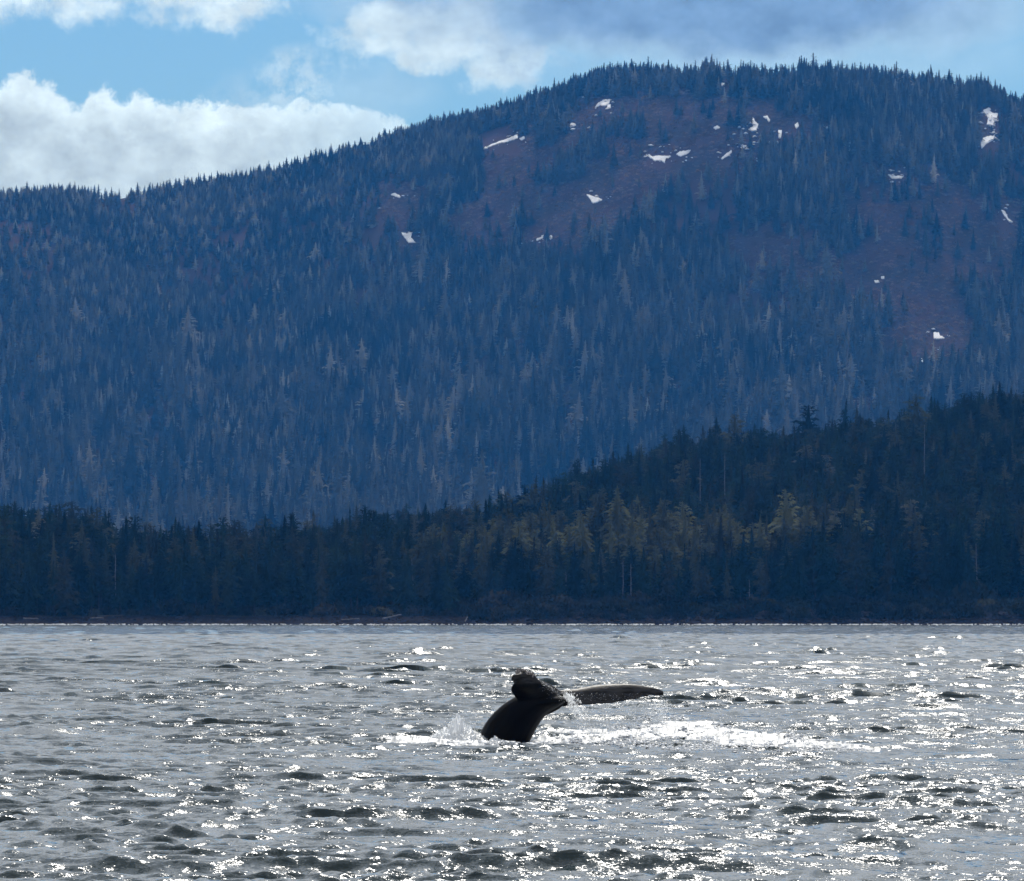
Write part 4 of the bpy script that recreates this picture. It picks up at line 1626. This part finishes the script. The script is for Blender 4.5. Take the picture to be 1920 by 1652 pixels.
bmesh.ops.recalc_face_normals(wb, faces=wb.faces)
wme = bpy.data.meshes.new('body_source')
wb.to_mesh(wme)
wb.free()
tmp = bpy.data.objects.new('body_source', wme)
COL.objects.link(tmp)
rmod = tmp.modifiers.new('r', 'REMESH')
rmod.mode = 'VOXEL'
rmod.voxel_size = 0.022
smod = tmp.modifiers.new('s', 'SMOOTH')
smod.iterations = 12
smod.factor = 0.6
dg = bpy.context.evaluated_depsgraph_get()
body_me = bpy.data.meshes.new_from_object(tmp.evaluated_get(dg))
bpy.data.objects.remove(tmp)
body_me.name = 'body'
m, t, p, out = material('wet_whale_skin')
g = t.new('ShaderNodeNewGeometry')
nn_ = t.noise(g.outputs['Position'], 3.0, 5.0, 0.6)
skin = t.mix(t.sstep(nn_, 0.4, 0.7), (0.002, 0.0022, 0.003), (0.005, 0.0052, 0.006))
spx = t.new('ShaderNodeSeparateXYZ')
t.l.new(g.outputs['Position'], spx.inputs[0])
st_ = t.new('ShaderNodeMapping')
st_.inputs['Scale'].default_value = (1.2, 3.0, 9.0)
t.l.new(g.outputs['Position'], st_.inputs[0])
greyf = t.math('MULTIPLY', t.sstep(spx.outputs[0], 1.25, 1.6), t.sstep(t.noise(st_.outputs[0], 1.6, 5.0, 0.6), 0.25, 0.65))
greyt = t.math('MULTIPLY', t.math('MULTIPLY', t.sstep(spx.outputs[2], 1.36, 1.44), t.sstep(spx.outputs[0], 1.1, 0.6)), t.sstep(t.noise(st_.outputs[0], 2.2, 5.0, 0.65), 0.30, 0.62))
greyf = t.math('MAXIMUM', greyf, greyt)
# grey wet sheen of the far fluke and curled tip, painted into the skin
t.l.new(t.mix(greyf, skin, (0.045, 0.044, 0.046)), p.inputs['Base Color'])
p.inputs['Roughness'].default_value = 0.45
p.inputs['Specular IOR Level'].default_value = 0.05
b = t.new('ShaderNodeBump')
b.inputs['Strength'].default_value = 0.5
b.inputs['Distance'].default_value = 0.02
t.l.new(t.noise(g.outputs['Position'], 9.0, 6.0, 0.65), b.inputs['Height'])
t.l.new(b.outputs[0], p.inputs['Normal'])
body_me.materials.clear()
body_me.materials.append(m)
M_whale = m
o_w = np.array((wpt(948, 1392)[0], WHY, 0.0))
co = np.empty(len(body_me.vertices) * 3, np.float32)
body_me.vertices.foreach_get('co', co)
co = co.reshape(-1, 3)
# small nicks along the trailing edge of the far fluke
co -= o_w.astype(np.float32)
body_me.vertices.foreach_set('co', co.ravel())
body_me.polygons.foreach_set('use_smooth', np.ones(len(body_me.polygons), bool))
whale = link('humpback_whale', None, loc=tuple(o_w))
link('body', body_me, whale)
tag(whale, 'black humpback whale tail and flukes rising out of the sea as it dives', 'whale')

# barnacles at the near fluke tip
m, t, p, out = material('barnacle_shell')
g = t.new('ShaderNodeNewGeometry')
t.l.new(t.mix(t.sstep(t.noise(g.outputs['Position'], 25.0, 3.0, 0.6), 0.45, 0.6), (0.10, 0.09, 0.09), (0.48, 0.43, 0.42)), p.inputs['Base Color'])
p.inputs['Roughness'].default_value = 0.5
M_barn = m
bb = bmesh.new()
g = np.random.default_rng(3)
for i in range(46):
    f = g.random()
    px = 968 + 33 * f
    py = 1260 + 10 * max(0, f - 0.5) + g.normal(0, 1.8)
    c = wpt(px, py, -1.2 + 0.2 * g.random()) - o_w
    rad = 0.018 + 0.028 * g.random()
    mat_ = Matrix.Translation(Vector(c)) @ Euler((g.random() * 3, g.random() * 3, 0)).to_matrix().to_4x4()
    bmesh.ops.create_cone(bb, cap_ends=True, segments=7, radius1=rad, radius2=rad * 0.45, depth=rad * 1.3, matrix=mat_)
bme = bpy.data.meshes.new('barnacles')
bb.to_mesh(bme)
bb.free()
bme.materials.append(M_barn)
ob = link('barnacles', bme, whale)
tag(ob, 'pale rough barnacles crusting the tip of the near fluke', kind='stuff')
# pale scratch line on the far fluke
sc_pts = spline([(1163, 1297, 0.60), (1180, 1297.5, 0.66), (1192, 1300, 0.74), (1200, 1304, 0.82)], 14)

# ------------------------------------------------------------------ droplets, splashes, spray
def spray(name, pts, size, label, cat='spray', seed=0, stretch=1.0):
    g = np.random.default_rng(seed)
    n = len(pts)
    s0 = size * (0.45 + 1.1 * g.random(n) ** 2)
    o = scatter(name, pts, g.random((n, 3)) * [0, 0, 6.28], np.stack([s0, s0, s0 * stretch], -1), np.zeros(n, int), C_drop)
    return tag(o, label, cat, kind='stuff')


g = np.random.default_rng(8)
# water running off the joint of the flukes
P = []
for strand in range(17):
    x0 = 1052 + 20 * g.random()
    y0 = 1298 + 10 * g.random()
    dx_ = 18 + 26 * g.random()
    L = 30 + 36 * g.random()
    nn_ = int(30 + 40 * g.random())
    q = g.random(nn_)
    X_ = x0 + dx_ * q + g.normal(0, 1.2, nn_) * (0.4 + q)
    Y_ = y0 + L * q ** 1.4 + g.normal(0, 1.5, nn_)
    for a_, b_ in zip(X_, Y_):
        P.append(wpt(a_, b_, -0.3 + g.normal(0, 0.1)))
spray('falling_water', P, 0.013, 'thin strings of water falling from between the flukes', seed=1, stretch=2.6)
P = []
for i in range(1500):
    f = g.random()
    cx = 1075 + 175 * f
    top = 1322 - 17 * f
    dpt = 50 * g.random() ** 1.5 + 4
    P.append(wpt(cx + g.normal(0, 6) + dpt * 0.12, top + dpt, 0.3 + g.normal(0, 0.25)))
for i in range(1100):
    P.append(wpt(1238 + g.normal(0, 13), 1320 + abs(g.normal(0, 22)), 0.8 + g.normal(0, 0.25)))
spray('spray', P, 0.0105, 'fine drops dripping off the trailing edge of the far fluke', seed=2)
P = []
for i in range(420):
    f = g.random()
    if g.random() < 0.55:
        cx, cyy = 1015 + 60 * f, 1277 + 34 * f + g.exponential(6)
        dd = -0.62 + 0.35 * f
    else:
        cx, cyy = 1065 + 170 * f, 1300 + g.random() * 14
        dd = 0.0
    P.append((cx, cyy))
# droplets that sit on the skin: cast each photo ray onto the body
from mathutils.bvhtree import BVHTree
vv_ = co + o_w.astype(np.float32)
bvh = BVHTree.FromPolygons([tuple(map(float, q)) for q in vv_], [tuple(pl.vertices) for pl in body_me.polygons])
D = []
for a_, b_ in P:
    ax, azz = ray(a_, b_)
    hit = bvh.ray_cast(Vector((0, 0, CAM_H)), Vector((float(ax), 1.0, float(azz))).normalized(), 400)
    if hit[0] is not None:
        D.append(tuple(hit[0] + hit[1] * 0.004))
spray('water_beads', np.array(D), 0.010, 'bright beads of water on the black skin of the flukes', 'water beads', seed=3)


def splash(name, seed, px0, px1, top, base, depth, count, size, label):
    g = np.random.default_rng(seed)
    P, Sz = [], []
    for i in range(count):
        px = g.uniform(px0, px1)
        tp = np.interp(px, [q[0] for q in top], [q[1] for q in top])
        tp += 5.0 * float(N3.fbm(px / 7.0, 0.5, 3))
        bs = np.interp(px, [q[0] for q in base], [q[1] for q in base])
        f = g.random() ** 0.95
        if g.random() < 0.10:
            f *= 1 + 0.5 * g.random()
            sz = size * 0.28
        else:
            sz = size * (1.05 - 0.6 * min(f, 1)) * (0.6 + 0.7 * g.random())
        P.append(wpt(px, bs + (tp - bs) * f, depth * g.normal(0, 1) * (1 - 0.6 * min(f, 1))))
        Sz.append(sz)
    Sz = np.array(Sz)
    n = len(P)
    o = scatter(name, P, g.random((n, 3)) * 6.28, np.stack([Sz * 1.2, Sz, Sz * 0.9], -1), g.integers(0, 3, n), C_flake)
    return tag(o, label, 'splash', kind='stuff')


def mound(prof_, y0, y1, seed, label, hgain=1.0):
    """lumpy heap of white water whose crest follows a photo-pixel profile (px, height in pixels)"""
    g = np.random.default_rng(seed)
    pxs_ = np.arange(prof_[0][0], prof_[-1][0], 0.9)
    ys_ = np.linspace(y0, (y0 + y1) / 2, 34)
    QX, QY = np.meshgrid(pxs_, ys_)
    X_ = (QX - 960.0) / F * WHY
    Hh = np.interp(QX, [q[0] for q in prof_], [q[1] for q in prof_]) / S_W
    w_ = 1 - np.abs((QY - (y0 + y1) / 2) / ((y1 - y0) / 2))
    sp_ = np.abs(N3.fbm(X_ / 0.13 + seed, QY / 0.35, 4, 0.65))
    big_ = N1.fbm(X_ / 0.5, QY / 0.9 + seed, 3)
    Zh = Hh * np.clip(w_ * (0.80 + 0.7 * big_) + 0.55 * sp_ * w_ - 0.02, 0, 1.15) + 0.05 * sp_
    Zs = sea_z(X_.ravel(), (QY + WHY).ravel())[2].reshape(X_.shape)
    Z_ = np.minimum(Zs, 0.12) * (1 - w_ * 0.7) + Zh - 0.02
    me = mesh_np('splash', np.stack([X_, QY + WHY, Z_], -1).reshape(-1, 3), grid_faces(len(ys_), len(pxs_)), M_spray, True)
    o = link('splash', me)
    return tag(o, label, 'splash', kind='stuff')


mound([(708, 0), (722, 9), (736, 12), (748, 5), (762, 2), (785, 7), (805, 9), (822, 16), (838, 26), (848, 38), (857, 47), (864, 40), (874, 30), (888, 22), (900, 16), (915, 8), (925, 0)],
      -1.3, 1.0, 4, 'bright heap of white water heaving up against the left side of the tail stock')
mound([(890, 4), (905, 9), (916, 6), (928, 13), (938, 7), (955, 5), (975, 2), (985, 0)], -1.6, -0.7, 9, 'thin curl of white water in front of the foot of the tail stock')
splash('splash', 91, 715, 915, [(715, 1388), (726, 1380), (733, 1386), (750, 1392), (775, 1385), (800, 1386), (815, 1374), (832, 1366), (846, 1354), (858, 1341), (868, 1350), (880, 1362), (895, 1374), (915, 1384)],
       [(715, 1396), (915, 1398)], 0.35, 2600, 0.034, 'jagged white splash thrown up at the left side of the tail stock')
P = [wpt(g.normal(868, 17), 1366 - abs(g.normal(0, 14)), g.normal(0, 0.4)) for _ in range(260)]
spray('spray', P, 0.010, 'single drops flying above the left splash', seed=5)

# ------------------------------------------------------------------ haze
hz = bpy.data.meshes.new('haze')
bm = bmesh.new()
bmesh.ops.create_cube(bm, size=1.0)
bmesh.ops.scale(bm, vec=(9000, 12200, 960), verts=bm.verts)
bmesh.ops.translate(bm, vec=(0, 3600, 470), verts=bm.verts)
bm.to_mesh(hz)
bm.free()
m = bpy.data.materials.new('air')
m.use_nodes = True
m.node_tree.nodes.clear()
pv = m.node_tree.nodes.new('ShaderNodeVolumePrincipled')
mo = m.node_tree.nodes.new('ShaderNodeOutputMaterial')
m.node_tree.links.new(pv.outputs[0], mo.inputs['Volume'])
HAZE_DENSITY = 3.0e-5
pv.inputs['Color'].default_value = (0.045, 0.325, 1.0, 1)
pv.inputs['Absorption Color'].default_value = (1, 1, 1, 1)
pv.inputs['Density'].default_value = HAZE_DENSITY
pv.inputs['Anisotropy'].default_value = 0.3
hz.materials.append(m)
hzo = link('haze', hz)
tag(hzo, kind='stuff')
m.cycles.homogeneous_volume = True
